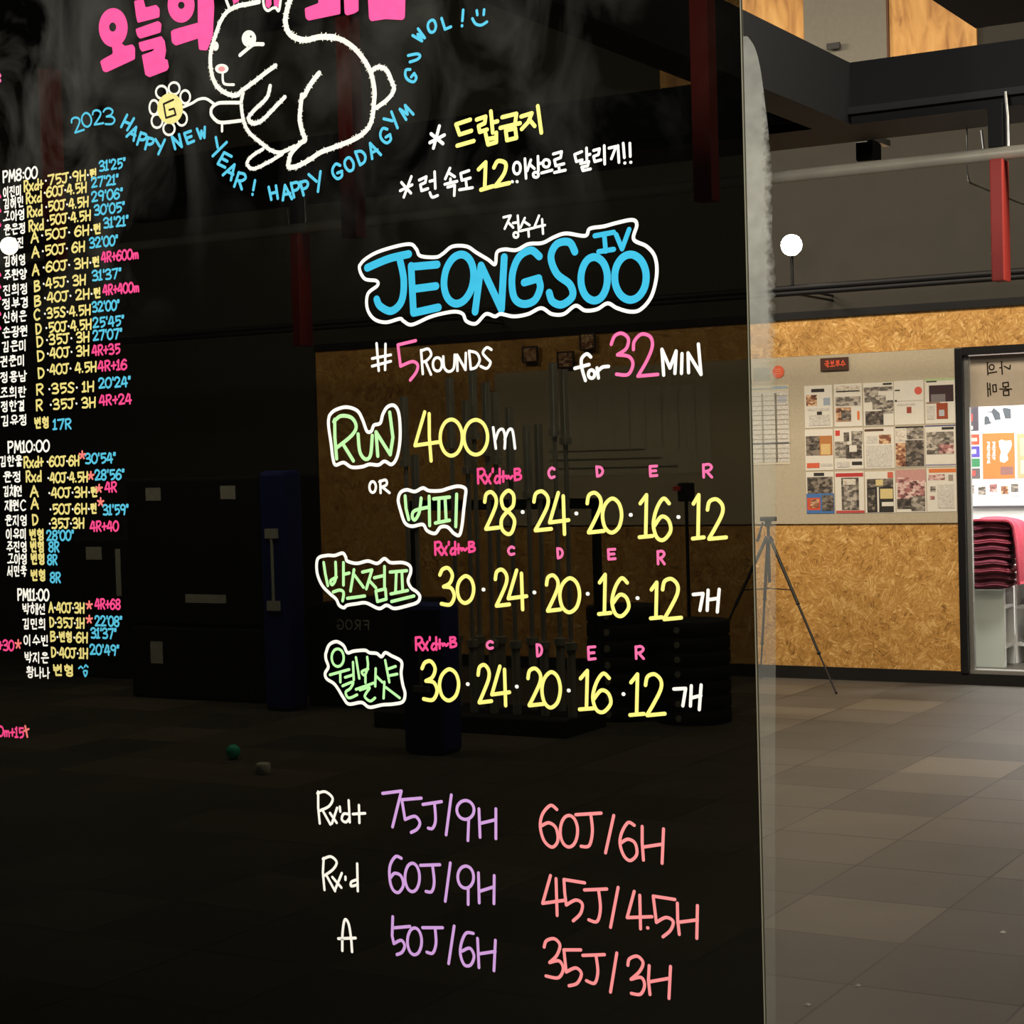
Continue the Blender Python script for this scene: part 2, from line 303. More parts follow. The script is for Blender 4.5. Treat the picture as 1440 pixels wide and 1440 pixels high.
struct('baseboard_far', mb, 'black baseboard under the strand board and door', 'baseboard')
# upper storey of the far wall: plywood, grey door
zu = onY(1200, 120, YF).z
def upx(x): return onY(x, 45, YF).x
mb = MB(); mb.box(upx(1040)-.6, YF-.03, zu, upx(1133.5), YF, ZC, M['ply']); struct('plywood_panel', mb, parent=wall_far)['label'] = 'plywood panel left of the grey upper door'
mb = MB(); mb.box(upx(1253), YF-.03, zu, upx(1375), YF, ZC, M['ply']); struct('plywood_panel', mb, parent=wall_far)['label'] = 'plywood panel right of the grey upper door'
mb = MB(); mb.box(upx(1133.5), YF-.04, zu, upx(1165), YF, ZC, M['grey']); mb.box(upx(1250), YF-.05, zu, upx(1253), YF, ZC, flat('brown_edge', srgb(84, 52, 34)))
d2 = struct('door_2', mb, 'grey door high up between two plywood panels', 'door')
mb = MB(); mb.box(upx(1165.5), YF-.05, zu, upx(1250), YF-.002, ZC, M['grey']); leaf = struct('door_leaf', mb, parent=d2)
p = onY(1176, 66, YF-.05); mb = MB(); mb.box(p.x-.05, p.y-.05, p.z-.02, p.x+.04, p.y-.03, p.z+.02, M['frame']); mb.cyl((p.x-.03, p.y, p.z), (p.x-.03, p.y-.045, p.z), .018, M['frame'], 12); mb.build('door_handle', leaf)

# ---- glass door and the shop behind it
mb = MB(); fw = onY(1360.5, 700, YF).x-DX0
mb.box(DX0, YF-.06, zb-.012, DX0+fw, YF+.12, DZ, M['frame'], .006); mb.box(DX1-fw, YF-.06, zb-.012, DX1, YF+.12, DZ, M['frame'], .006)
mb.box(DX0+fw, YF-.06, DZ-.05, DX1-fw, YF+.12, DZ, M['frame'])
door = struct('door_1', mb, 'black framed glass door to the bright shop', 'door')
mb = MB(); mb.box(DX0+fw, YF-.03, zb-.012, DX1-fw, YF+.06, zb+.012, M['silver']); mb.build('door_sill', door)
mb = MB(); mb.box(DX0+fw, YF+.02, zb+.012, DX1-fw, YF+.028, DZ-.05, M['glass']); mb.build('door_glass', door)
mb = MB(); mb.box(DX0+fw-.0, YF-.02, zb, DX0+fw+.03, YF+.015, DZ-.05, M['silver']); mb.build('door_stile', door)
zf = onY(1400, 571, YF).z; fx0 = onY(1361, 530, YF).x+.012
fy = YF+.012
mb = MB(); mb.box(fx0, fy, zf, DX1-fw, fy+.003, DZ-.055, M['sheet'])
film = mb.build('door_film', door); film['label'] = 'beige privacy film with mirrored lettering across the top of the glass'
SY0, SY1 = YF+.1, 15.2; SX0, SX1 = DX0-1.2, DX1+1.0
mb = MB(); mb.box(SX0-.1, SY1, 0, SX1+.1, SY1+.1, 2.9, M['white']); struct('wall_shop_back', mb, 'white back wall of the shop behind the glass door', 'wall')
mb = MB(); mb.box(SX0-.1, SY0, 0, SX0, SY1, 2.9, M['white']); struct('wall_shop_left', mb, 'white left wall of the shop', 'wall')
mb = MB(); mb.box(SX1, SY0, 0, SX1+.1, SY1, 2.9, M['white']); struct('wall_shop_right', mb, 'white right wall of the shop', 'wall')
mb = MB(); mb.box(SX0-.1, SY0, 2.9, SX1+.1, SY1+.1, 3.0, M['white']); struct('ceiling_shop', mb, 'white ceiling of the shop', 'ceiling')

# ---- overhead steel
YB = 5.25
c = onY(1195, 88, YB)
zlow = onY(1240, 170, YB).z; zfl = onY(1240, 148, YB).z
mb = MB(); mb.box(c.x-3.0, YB, zfl, XR, YB+.3, c.z, M['black']); mb.box(c.x-3.0, YB-.03, zfl-.02, XR, YB+.33, zfl, flat('beam_flange', srgb(34, 33, 33), .5)); mb.box(c.x-3, YB, zlow, XR, YB+.3, zfl-.02, M['black'])
struct('ceiling_beam', mb, 'deep black steel beam running across under the plywood panels', 'beam')
mb = MB(); mb.box(c.x-.12, 2.6, zlow, c.x, YB, c.z, M['black']); struct('ceiling_beam', mb, 'black steel side beam meeting the deep cross beam from the left', 'beam')
q = onY(1372, 40, 7.6); mb = MB(); mb.box(q.x, 5.7, q.z, XR, 7.6, q.z+.5, M['ceil']); struct('ceiling_duct', mb, 'dark boxed duct in the upper right corner', 'duct')
p0 = onY(1211, 186, YB+.33); pe = onX(1247, 203, p0.x); mb = MB(); mb.box(p0.x-.012, YB+.3, p0.z-.014, p0.x+.012, pe.y, p0.z+.006, M['silver']); mb.box(p0.x-.02, YB+.28, p0.z-.004, p0.x+.02, YB+.36, zlow+.03, M['black'])
t = mb.build('light_batten'); tag(t, 'thin pale unlit batten sticking out under the deep black beam', 'light batten')
mb = MB(); mb.box(p0.x-.05, pe.y-.16, p0.z-.075, p0.x+.01, pe.y-.08, p0.z-.0145, M['black'], .006)
tag(mb.build('speaker'), 'small black box hanging under the end of the pale batten', 'speaker')
for k, (yy, r_) in enumerate(((405, .022), (412, .018))):
    a = onY(1110, yy+1, 11.2); mb = MB(); mb.cyl((-12, 11.2, a.z), (2.9, 11.2, a.z), r_, M['black'], 10)
    for xx in (-11, -7, -4.4, -2.2, 1): mb.cyl((xx, 11.2, a.z), (xx, YF-.002, a.z), .008, M['black'], 6)
    tag(mb.build('ceiling_pipe'), 'upper black pipe of the pair above the strand board' if k == 0 else 'lower black pipe of the pair above the strand board', 'pipe', 'pair of black pipes above the strand board')
a = onY(1361, 256, YB+.27); mb = MB(); mb.tube([(a.x, a.y, zlow-.001), (a.x, a.y, a.z+.02), (a.x, a.y+.02, a.z), (a.x, 9.4, a.z-.01), (a.x, YF-.002, a.z)], .003, M['silver'], 6)
tag(mb.build('cable'), 'thin pale cable beside the red hanging post', 'cable')

# ---- pull-up rig: steel bar, red hanging posts
YP = 5.2
pz = onY(1265, 231, YP).z
rig = empty('pull_up_rig', (-3, YP, pz), 'overhead pull up rig with one long steel bar and red posts hanging from it', 'pull up rig')
mb = MB(); mb.cyl((-9.5, YP, pz), (2.6, YP, pz), .0185, M['steel'], 20); mb.build('pull_up_bar', rig)
for px, y1 in ((1409.5, 396), (423, 487)):
    p = onY(px, 310, YP); zb_ = onY(px, y1, YP).z
    mb = MB(); mb.box(p.x-.024, YP-.035, zb_, p.x+.012, YP+.035, pz-.0185, M['red'], .003); mb.build('hanging_post', rig)
    mb = MB(); mb.box(p.x-.03, YP-.02, pz+.018, p.x+.01, YP+.02, zlow-.002, M['black']); mb.build('hanger', rig)
    mb = MB(); mb.cyl((p.x-.05, YP, pz+.016), (p.x-.055, YP, pz+.07), .005, M['silver'], 6); mb.tube([(p.x+.02, YP, pz+.016), (p.x+.02, YP, pz+.1), (p.x+.015, YP, pz+.17)], .005, M['silver'], 6); mb.build('hanger_cable', rig)
YQ = 3.5
qz = onY(1000, 283, YQ).z
rig2 = empty('pull_up_rig', (-2.5, YQ, qz+1), 'nearer red posts hanging behind the black board under a black bar', 'pull up rig')
mb = MB(); mb.cyl((-7, YQ, qz+.52), (-1.3, YQ, qz+.52), .02, M['black'], 16); mb.build('pull_up_bar', rig2)
for px, y1 in ((994, 283), (498, 345), (80, 400)):
    p = onY(px, y1, YQ)
    mb = MB(); mb.box(p.x-.02, YQ-.02, qz, p.x+.02, YQ+.02, qz+.5, M['red']); mb.build('hanging_post', rig2)
    mb = MB(); mb.box(p.x-.02, YQ-.02, qz+.54, p.x+.02, YQ+.02, ZC, M['black']); mb.build('hanger', rig2)

# ---- spotlights
glow = emis('lamp_glow', (1, .93, .80, 1), 60)
def spot(px, py, Y, r_, label, power):
    c_ = onY(px, py, Y); d = (EYE-c_).normalized(); d.z = -.25; d.normalize()
    o = empty('spotlight', c_, label, 'spotlight')
    mb = MB(); mb.cyl(c_-d*.012, c_, r_, glow, 32); mb.build('lens', o)
    mb = MB(); mb.tube([c_-d*.16, c_-d*.15, c_-d*.02, c_-d*.012], [r_*.55, r_*.8, r_*1.02, r_*1.06], M['black'], 28); mb.build('lamp_housing', o)
    e = c_-d*.1; zp = onY(1110, 406, 11.2).z; mb = MB(); mb.cyl((e.x, e.y, e.z-r_*.6), (e.x, e.y, zp+.02), .01, M['black'], 10); mb.build('stem', o)
    l = bpy.data.lights.new('spotlight_beam', 'SPOT'); l.energy = power; l.spot_size = 1.9; l.color = (1, .88, .7); l.shadow_soft_size = .05
    lo = bpy.data.objects.new('spotlight_beam', l); COL.objects.link(lo); lo.location = c_+d*.03; lo.rotation_euler = d.to_track_quat('-Z', 'Y').to_euler()
    lo.parent = o; lo.matrix_parent_inverse = Matrix.Translation(-o.location)
spot(1113, 345, 11.1, .066, 'lit round spotlight hanging right of the black board', 25)
spot(13, 346, 11.1, .072, 'lit round spotlight glaring through the left edge of the black board', 25)

# ============================================================ FAR WALL ITEMS
yb = YF-.03
def wl(x, y, Y): p = onY(x, y, Y); return p.x, p.z
nb = MB(); nb.box(GX0, yb-.012, zl+.002, DX0-.002, yb+.03, zg-.002, M['felt'])
tag(nb.build('notice_board'), 'long grey felt notice board between two strand board panels', 'notice board')
YPp = yb-.0125
def lum(a): return flat('print_%d_%d_%d' % a, srgb(*a), .6, noise=.08, scale=60)
def wall_rect(x0, y0, x1, y1, Y):
    X0 = onY(x0, (y0+y1)/2, Y).x; X1 = onY(x1, (y0+y1)/2, Y).x
    Z1 = onY((x0+x1)/2, y0, Y).z; Z0 = onY((x0+x1)/2, y1, Y).z
    return X0, Z0, X1, Z1
PH = dict(
 mono=photo('print_mono', srgb(70, 64, 58), srgb(126, 118, 108), srgb(184, 174, 160)), dk=photo('print_dark', srgb(40, 36, 34), srgb(76, 68, 62), srgb(136, 124, 110)),
 warm=photo('print_warm', srgb(58, 34, 28), srgb(150, 96, 70), srgb(214, 180, 140)), rosy=photo('print_rosy', srgb(70, 44, 46), srgb(170, 112, 108), srgb(216, 188, 180)),
 text=photo('print_text', srgb(160, 154, 146), srgb(196, 190, 180), srgb(212, 206, 196), 160), pale=photo('print_pale', srgb(168, 148, 128), srgb(200, 190, 174), srgb(214, 208, 196), 60))
def poster(name, label, cat, box, blocks, Y=None, group=None, base=None, th=.002):
    Y = YPp if Y is None else Y
    X0, Z0, X1, Z1 = wall_rect(*box, Y)
    mb = MB(); mb.box(X0, Y-th, Z0, X1, Y, Z1, base or M['paper'])
    for i, (u0, v0, u1, v1, mt) in enumerate(blocks):
        mt = PH[mt] if isinstance(mt, str) else (lum(mt) if isinstance(mt, tuple) else mt)
        yy = Y-th-.0004*(i+1)
        if isinstance(u1, str):            # disc: u0,v0 centre, v1 radius
            n = 20; rx = v1*(X1-X0)
            mb.add([(X0+u0*(X1-X0)+rx*math.cos(2*math.pi*k/n), yy, Z1-v0*(Z1-Z0)+rx*math.sin(2*math.pi*k/n)) for k in range(n)], [list(range(n))], mt)
        else: mb.quadY(X0+u0*(X1-X0), Z1-v1*(Z1-Z0), X0+u1*(X1-X0), Z1-v0*(Z1-Z0), yy, mt)
    return tag(mb.build(name), label, cat, group)
def poly_on(o_box, Y, pts, mat): pass
def pb(a, b, c_, d): return (1120+a/6, 490+b/6, 1120+c_/6, 490+d/6)
GP = 'posters in the grid on the grey notice board'
R = (196, 66, 52); O = (214, 112, 54); K = (48, 44, 42)
PO = [
 (pb(70, 312, 305, 668), 'white poster, first of the top row, small picture and grey text', [(.25, .08, .72, .16, K), (.06, .22, .45, .48, 'warm'), (.68, .3, .92, .48, (150, 160, 172)), (.1, .54, .9, .6, 'text'), (.44, .62, .62, .7, K), (.15, .7, .9, .95, 'text')]),
 (pb(320, 298, 555, 658), 'poster, second of the top row, two brown room pictures and heading', [(.05, .04, .95, .2, 'pale'), (.08, .16, .9, .19, K), (.05, .3, .95, .52, 'mono'), (.05, .55, .6, .88, 'warm'), (.25, .62, .58, .86, 'dk'), (.82, .65, .9, .85, O)]),
 (pb(566, 287, 820, 652), 'poster, third of the top row, slanting machine picture', [(.02, .1, .98, .2, 'mono'), (.04, .2, .5, .45, 'mono'), (.3, .3, .75, .62, 'mono'), (.6, .42, .99, .72, 'mono'), (.06, .66, .66, .98, 'dk'), (.66, .02, .96, .06, K)]),
 (pb(826, 270, 1076, 642), 'pale poster, fourth of the top row, red round badge', [(.82, .24, 'd', .13, (206, 92, 76)), (.03, .2, .2, .23, K), (.02, .45, .98, .47, (190, 184, 172)), (.42, .6, .58, .74, (150, 70, 56)), (.1, .52, .7, .56, 'text'), (.06, .45, 'd', .035, K)]),
 (pb(1086, 252, 1340, 632), 'poster, last of the top row, dark picture above a red device', [(0, 0, 1, .05, (170, 190, 140)), (.05, .05, .4, .08, K), (.14, .15, .95, .52, (58, 40, 44)), (.2, .35, .68, .52, (120, 112, 112)), (.38, .55, .75, .9, (150, 68, 40)), (.46, .7, .64, .84, (176, 178, 184)), (.04, .52, .5, .55, (150, 120, 100)), (.05, .6, .3, .9, 'text')]),
 (pb(75, 682, 312, 1028), 'poster, first of the middle row, dark and amber photo, orange box', [(.03, .16, .52, .64, 'dk'), (.52, .16, .97, .64, (176, 116, 66)), (.56, .36, .9, .62, (210, 178, 120)), (.05, .82, .5, .94, (206, 96, 66)), (.55, .84, .95, .9, 'text')]),
 (pb(322, 672, 565, 1018), 'poster, second of the middle row, car-like grey machine picture', [(.04, .05, .2, .18, R), (.33, .1, .52, .32, 'dk'), (.6, .08, .98, .4, 'mono'), (.02, .32, .45, .72, 'mono'), (.4, .4, .95, .74, 'dk'), (.52, .42, .78, .58, M['paper']), (.08, .82, .5, .95, 'text'), (.6, .82, .95, .9, K)]),
 (pb(573, 667, 826, 1012), 'poster, centre of the grid, mostly text with small photo', [(.02, .03, .66, .09, (90, 66, 52)), (.5, .18, .9, .4, 'warm'), (.08, .2, .45, .38, 'text'), (.06, .44, .92, .96, 'text')]),
 (pb(833, 657, 1082, 1002), 'poster, fourth of the middle row, dark brown collage', [(.02, 0, .98, .04, K), (.4, .04, .98, .32, 'mono'), (.02, .06, .36, .36, 'pale'), (.02, .4, .45, .98, 'warm'), (.36, .34, .98, .98, 'dk')]),
 (pb(1089, 647, 1345, 997), 'poster, last of the middle row, grey room photo, blue rule', [(0, 0, 1, .03, (70, 76, 130)), (.55, .05, .95, .11, K), (.04, .16, .94, .7, 'mono'), (.45, .46, .94, .68, 'rosy'), (.0, .94, 1, .97, (140, 136, 160))]),
 (pb(85, 1042, 318, 1392), 'poster, first of the bottom row, people photo over blue band', [(.28, .02, .66, .1, K), (.04, .12, .96, .52, 'dk'), (0, .52, 1, 1, (70, 112, 168)), (.02, .62, .5, .92, (196, 84, 56)), (.15, .66, .45, .86, 'warm'), (.56, .56, .98, .94, 'dk')]),
 (pb(328, 1037, 572, 1392), 'poster, second of the bottom row, framed dark picture, red bands', [(.03, .04, .98, .13, (180, 58, 56)), (.22, .15, .82, .92, 'dk'), (.28, .18, .72, .32, 'pale'), (.3, .34, .74, .9, 'mono'), (.02, .93, 1, .99, (184, 76, 72))]),
 (pb(581, 1037, 835, 1387), 'poster, third of the bottom row, black page, cream windows', [(.06, .18, .94, .99, K), (.06, .18, .94, .38, 'dk'), (.36, .2, .6, .34, (206, 186, 130)), (.5, .42, .92, .66, (206, 186, 130)), (.1, .44, .34, .95, 'dk'), (.4, .38, .46, .98, M['paper']), (.55, .74, .94, .84, M['paper']), (.76, .02, .94, .16, (196, 96, 76))]),
 (pb(841, 1022, 1095, 1382), 'poster, fourth of the bottom row, pinkish collage of machines', [(0, 0, 1, .3, (188, 140, 132)), (.05, .18, .5, .68, 'rosy'), (.5, .25, .96, .7, 'rosy'), (.03, .68, .6, .92, 'dk'), (.5, .62, .96, .97, 'mono')]),
 (pb(1101, 1007, 1350, 1377), 'poster, last of the bottom row, orange top bar, plain text', [(.08, .02, 1, .11, (206, 116, 62)), (.06, .15, .62, .28, 'rosy'), (.74, .16, .9, .3, (150, 136, 124)), (.12, .42, .3, .54, 'mono'), (.1, .64, .26, .72, 'rosy'), (.36, .38, .92, .92, 'text')]),
]
for bx, lb, bl in PO: poster('poster', lb, 'poster', bx, bl, group=GP)
rows_ = [(.02, .03, .98, .05, (150, 150, 140)), (.58, .015, .95, .05, (150, 164, 176)), (.02, .08, .98, .97, 'text'), (.30, .1, .35, .97, (140, 130, 112)), (.64, .1, .69, .97, (110, 104, 92)), (.72, .14, .94, .22, (170, 172, 180))]
for k in range(14): rows_.append((.03, .13+.06*k, .97, .135+.06*k, (150, 142, 126)))
rows_.append((.0, .72, 1, .73, (90, 90, 104)))
poster('timetable_sheet', 'tall printed timetable sheet pinned left of the poster grid', 'timetable', (1055, 542, 1110.5, 653.5), rows_, base=lum((196, 186, 164)))
poster('sticker', 'grey blank label left of the round orange sticker', 'sticker', (1059, 516, 1082.5, 535), [(.05, .1, .95, .9, (150, 146, 130))], base=lum((164, 160, 144)))
p = onY(1094.5, 523, YPp); mb = MB(); mb.cyl((p.x, YPp, p.z), (p.x, YPp-.004, p.z), .043, lum((214, 96, 66)), 32)
for dz in (-.012, .004, .018): mb.box(p.x-.024, YPp-.0048, p.z+dz-.002, p.x+.024, YPp-.0042, p.z+dz+.002, lum((236, 150, 120)))
tag(mb.build('sticker'), 'round orange sticker above the timetable sheet', 'sticker')

# ============================================================ HANDWRITING: stroke font
def P_(s): return [tuple(float(a) for a in t.split(',')) for t in s.split()]
FONT = {k: [(st[0] == '-', P_(st.lstrip('-'))) for st in v.split(';')] for k, v in {
 '0': '50,0 15,18 2,50 15,85 48,100 84,84 98,48 84,14 50,0',
 '1': '-8,20 52,0 46,97;-2,99 95,96', '2': '4,26 14,6 48,0 78,14 78,36 44,70 12,97;-12,98 98,94',
 '3': '4,18 22,3 58,0 84,18 68,40 28,50;28,50 76,54 96,76 70,98 14,96', '4': '-46,0 4,72 96,66;-70,8 76,100',
 '5': '-90,3 16,6 22,52;22,52 60,42 92,58 80,86 36,100', '6': '86,12 56,0 22,24 4,62 22,94 58,100 94,78 82,52 46,44 10,66',
 '7': '-4,6 92,0 44,100', '8': '50,0 12,16 20,38 52,48 90,68 76,94 48,100 14,88 12,66 46,48 82,34 84,10 50,0',
 '9': '88,30 62,50 20,44 10,20 44,0 82,12 88,30;88,28 84,60 76,100',
 'A': '-4,100 44,0 92,100;-18,64 82,60', 'B': '-12,2 16,98;12,4 66,2 76,24 22,46;20,46 84,54 84,84 16,98', 'C': '90,14 56,0 16,28 14,68 46,98 92,88',
 'D': '-12,2 22,98;12,4 66,10 92,46 70,84 22,98', 'E': '-92,2 12,6 18,96 96,90;-16,50 82,46', 'G': '90,16 54,0 14,28 8,66 38,100 84,90 94,58;-50,62 96,56',
 'H': '-10,0 14,100;-90,0 86,100;-12,54 88,48', 'I': '-50,0 50,100', 'J': '-2,8 96,2;62,6 68,60 54,94 22,96 8,86', 'L': '-10,0 18,96 92,88',
 'M': '-4,100 14,0 48,72 82,0 96,100', 'N': '-8,100 10,0 84,98 92,0', 'O': '50,0 12,22 6,62 34,98 76,92 96,52 80,10 50,0', 'P': '-12,0 18,100;12,4 70,2 86,26 62,50 18,56',
 'R': '-10,2 14,100;8,6 60,0 86,22 60,48 16,56;-38,54 88,100', 'S': '88,12 50,0 16,22 46,46 86,68 62,98 10,90', 'U': '8,0 14,66 44,100 80,80 90,0',
 'V': '-4,0 48,98 94,0', 'W': '-2,4 26,98 50,30 72,98 98,0', 'Y': '-4,0 48,46;-94,0 40,100', 'F': '-90,2 10,4 14,100;-14,48 78,46', 'x': '-8,40 88,100;-88,36 10,100', 'd': '-84,0 88,98;84,54 40,50 12,80 40,98 84,80',
 'm': '-6,44 12,98;12,60 36,42 46,60 48,96;48,60 72,42 86,60 90,98', '+': '-4,56 96,50;-50,18 50,88', '~': '4,66 30,50 60,66 94,50', "'": '-50,0 42,22', '"': '-28,0 22,22;-74,0 68,22',
 '.': '-46,94 54,96', ':': '-48,38 52,40;-48,80 52,82', '!': '-50,0 48,66;-48,96 50,98', '/': '-70,0 26,100', '·': '-44,52 56,54', ' ': '-50,50 50,50', 'f': '90,8 60,0 40,24 50,100;-10,46 84,38',
}.items()}
WID = {'1': .55, "'": .28, '"': .42, '.': .3, ':': .35, '!': .35, '·': .4, ' ': .35, 'M': 1.1, 'm': 1.1, 'W': 1.1, '+': .8, '/': .6, 'I': .35, '*': .8}
CHO = 'ㄱㄲㄴㄷㄸㄹㅁㅂㅃㅅㅆㅇㅈㅉㅊㅋㅌㅍㅎ'
JUN = 'ㅏㅐㅑㅒㅓㅔㅕㅖㅗㅘㅙㅚㅛㅜㅝㅞㅟㅠㅡㅢㅣ'
JON = ' ㄱㄲㄳㄴㄵㄶㄷㄹㄺㄻㄼㄽㄾㄿㅀㅁㅂㅄㅅㅆㅇㅈㅊㅋㅌㅍㅎ'
CON = {k: [(st[0] == '-', P_(st.lstrip('-'))) for st in v.split(';')] for k, v in {
 'ㄱ': '-5,12 90,5 70,95', 'ㄴ': '-8,5 14,90 95,82', 'ㄷ': '-95,5 10,10 14,92 96,86', 'ㄹ': '-8,8 88,2 84,46 14,54 16,95 96,88', 'ㅁ': '-8,8 14,95 90,88 86,4 8,8',
 'ㅂ': '-8,0 16,96 88,90 86,0;-12,52 86,46', 'ㅅ': '-50,2 6,96;-46,40 94,92', 'ㅇ': '50,4 10,26 10,72 48,96 88,76 90,26 50,4', 'ㅈ': '-6,8 92,4 50,44 6,96;-50,46 94,92',
 'ㅊ': '-50,-18 52,-4;-6,12 92,10 50,50 6,98;-50,50 94,94', 'ㅋ': '-5,12 90,5 70,95;-10,50 82,44', 'ㅌ': '-95,5 10,10 14,92 96,86;-12,50 88,46', 'ㅍ': '-4,8 96,4;-30,8 32,90;-70,6 68,90;-2,94 98,88',
 'ㅎ': '-50,-18 52,-4;-6,16 94,12;50,30 16,46 18,80 50,98 84,80 84,46 50,30'}.items()}
def hangul(ch):
    k = ord(ch)-0xAC00; c_, v, j = CHO[k//588], JUN[(k % 588)//28], JON[k % 28]
    out = []
    def put(lst, x0, y0, x1, y1):
        for s, pts in lst: out.append((s, [(x0+a*(x1-x0)/100, y0+b*(y1-y0)/100) for a, b in pts]))
    hb = 58 if j != ' ' else 96
    vert = {'ㅏ': 1, 'ㅐ': 2, 'ㅑ': 3, 'ㅓ': 4, 'ㅔ': 5, 'ㅕ': 6, 'ㅖ': 7, 'ㅣ': 0}
    def vstroke(t, x):
        L_ = lambda *p: out.append((True, list(p)))
        top = 0; bot = hb+4
        m1, m2 = hb*.38, hb*.62; md = hb*.5
        L_((x, top), (x+1, bot))
        if t == 1: L_((x, md), (x+20, md-3))
        if t == 2: L_((x+20, top), (x+21, bot)); L_((x, md), (x+20, md-2))
        if t == 3: L_((x, m1), (x+20, m1-2)); L_((x, m2), (x+20, m2-2))
        if t == 4: L_((x-22, md), (x, md-2))
        if t == 5: L_((x+18, top), (x+19, bot)); L_((x-22, md), (x, md-2))
        if t in (6, 7): L_((x-22, m1), (x, m1-2)); L_((x-22, m2), (x, m2-2))
    def hstroke(t, y):
        out.append((True, [(4, y), (96, y-5)]))
        if t == 'ㅗ': out.append((True, [(48, y-18), (50, y-2)]))
        if t == 'ㅛ': out.append((True, [(36, y-16), (37, y-2)])); out.append((True, [(64, y-18), (65, y-3)]))
        if t == 'ㅜ': out.append((True, [(50, y-2), (50, y+16)]))
        if t == 'ㅠ': out.append((True, [(36, y-2), (34, y+14)])); out.append((True, [(64, y-3), (64, y+14)]))
    mixv = {'ㅘ': ('ㅗ', 'ㅏ'), 'ㅙ': ('ㅗ', 'ㅐ'), 'ㅚ': ('ㅗ', 'ㅣ'), 'ㅝ': ('ㅜ', 'ㅓ'), 'ㅞ': ('ㅜ', 'ㅔ'), 'ㅟ': ('ㅜ', 'ㅣ'), 'ㅢ': ('ㅡ', 'ㅣ')}
    if v in vert:
        put(CON[c_], 2, 6, 52, hb-4); vstroke(vert[v], 76)
    elif v in mixv:
        a, b = mixv[v]; n0 = len(out); put(CON[c_], 6, 2, 56, hb*.55); s0 = len(out); hstroke(a, hb*.86)
        for i in range(s0, len(out)): out[i] = (out[i][0], [(p[0]*.66, p[1]) for p in out[i][1]])
        vstroke(vert[b], 80)
    else:
        down = v in 'ㅜㅠ'
        put(CON[c_], 18, 0, 82, hb*(.42 if j != ' ' else .5)); hstroke(v, hb*(.72 if down else .9))
    if j != ' ': put(CON.get(j, CON['ㄴ']), 22, 68, 84, 100)
    return out
def glyph(ch):
    return hangul(ch) if 0xAC00 <= ord(ch) <= 0xD7A3 else FONT[ch]

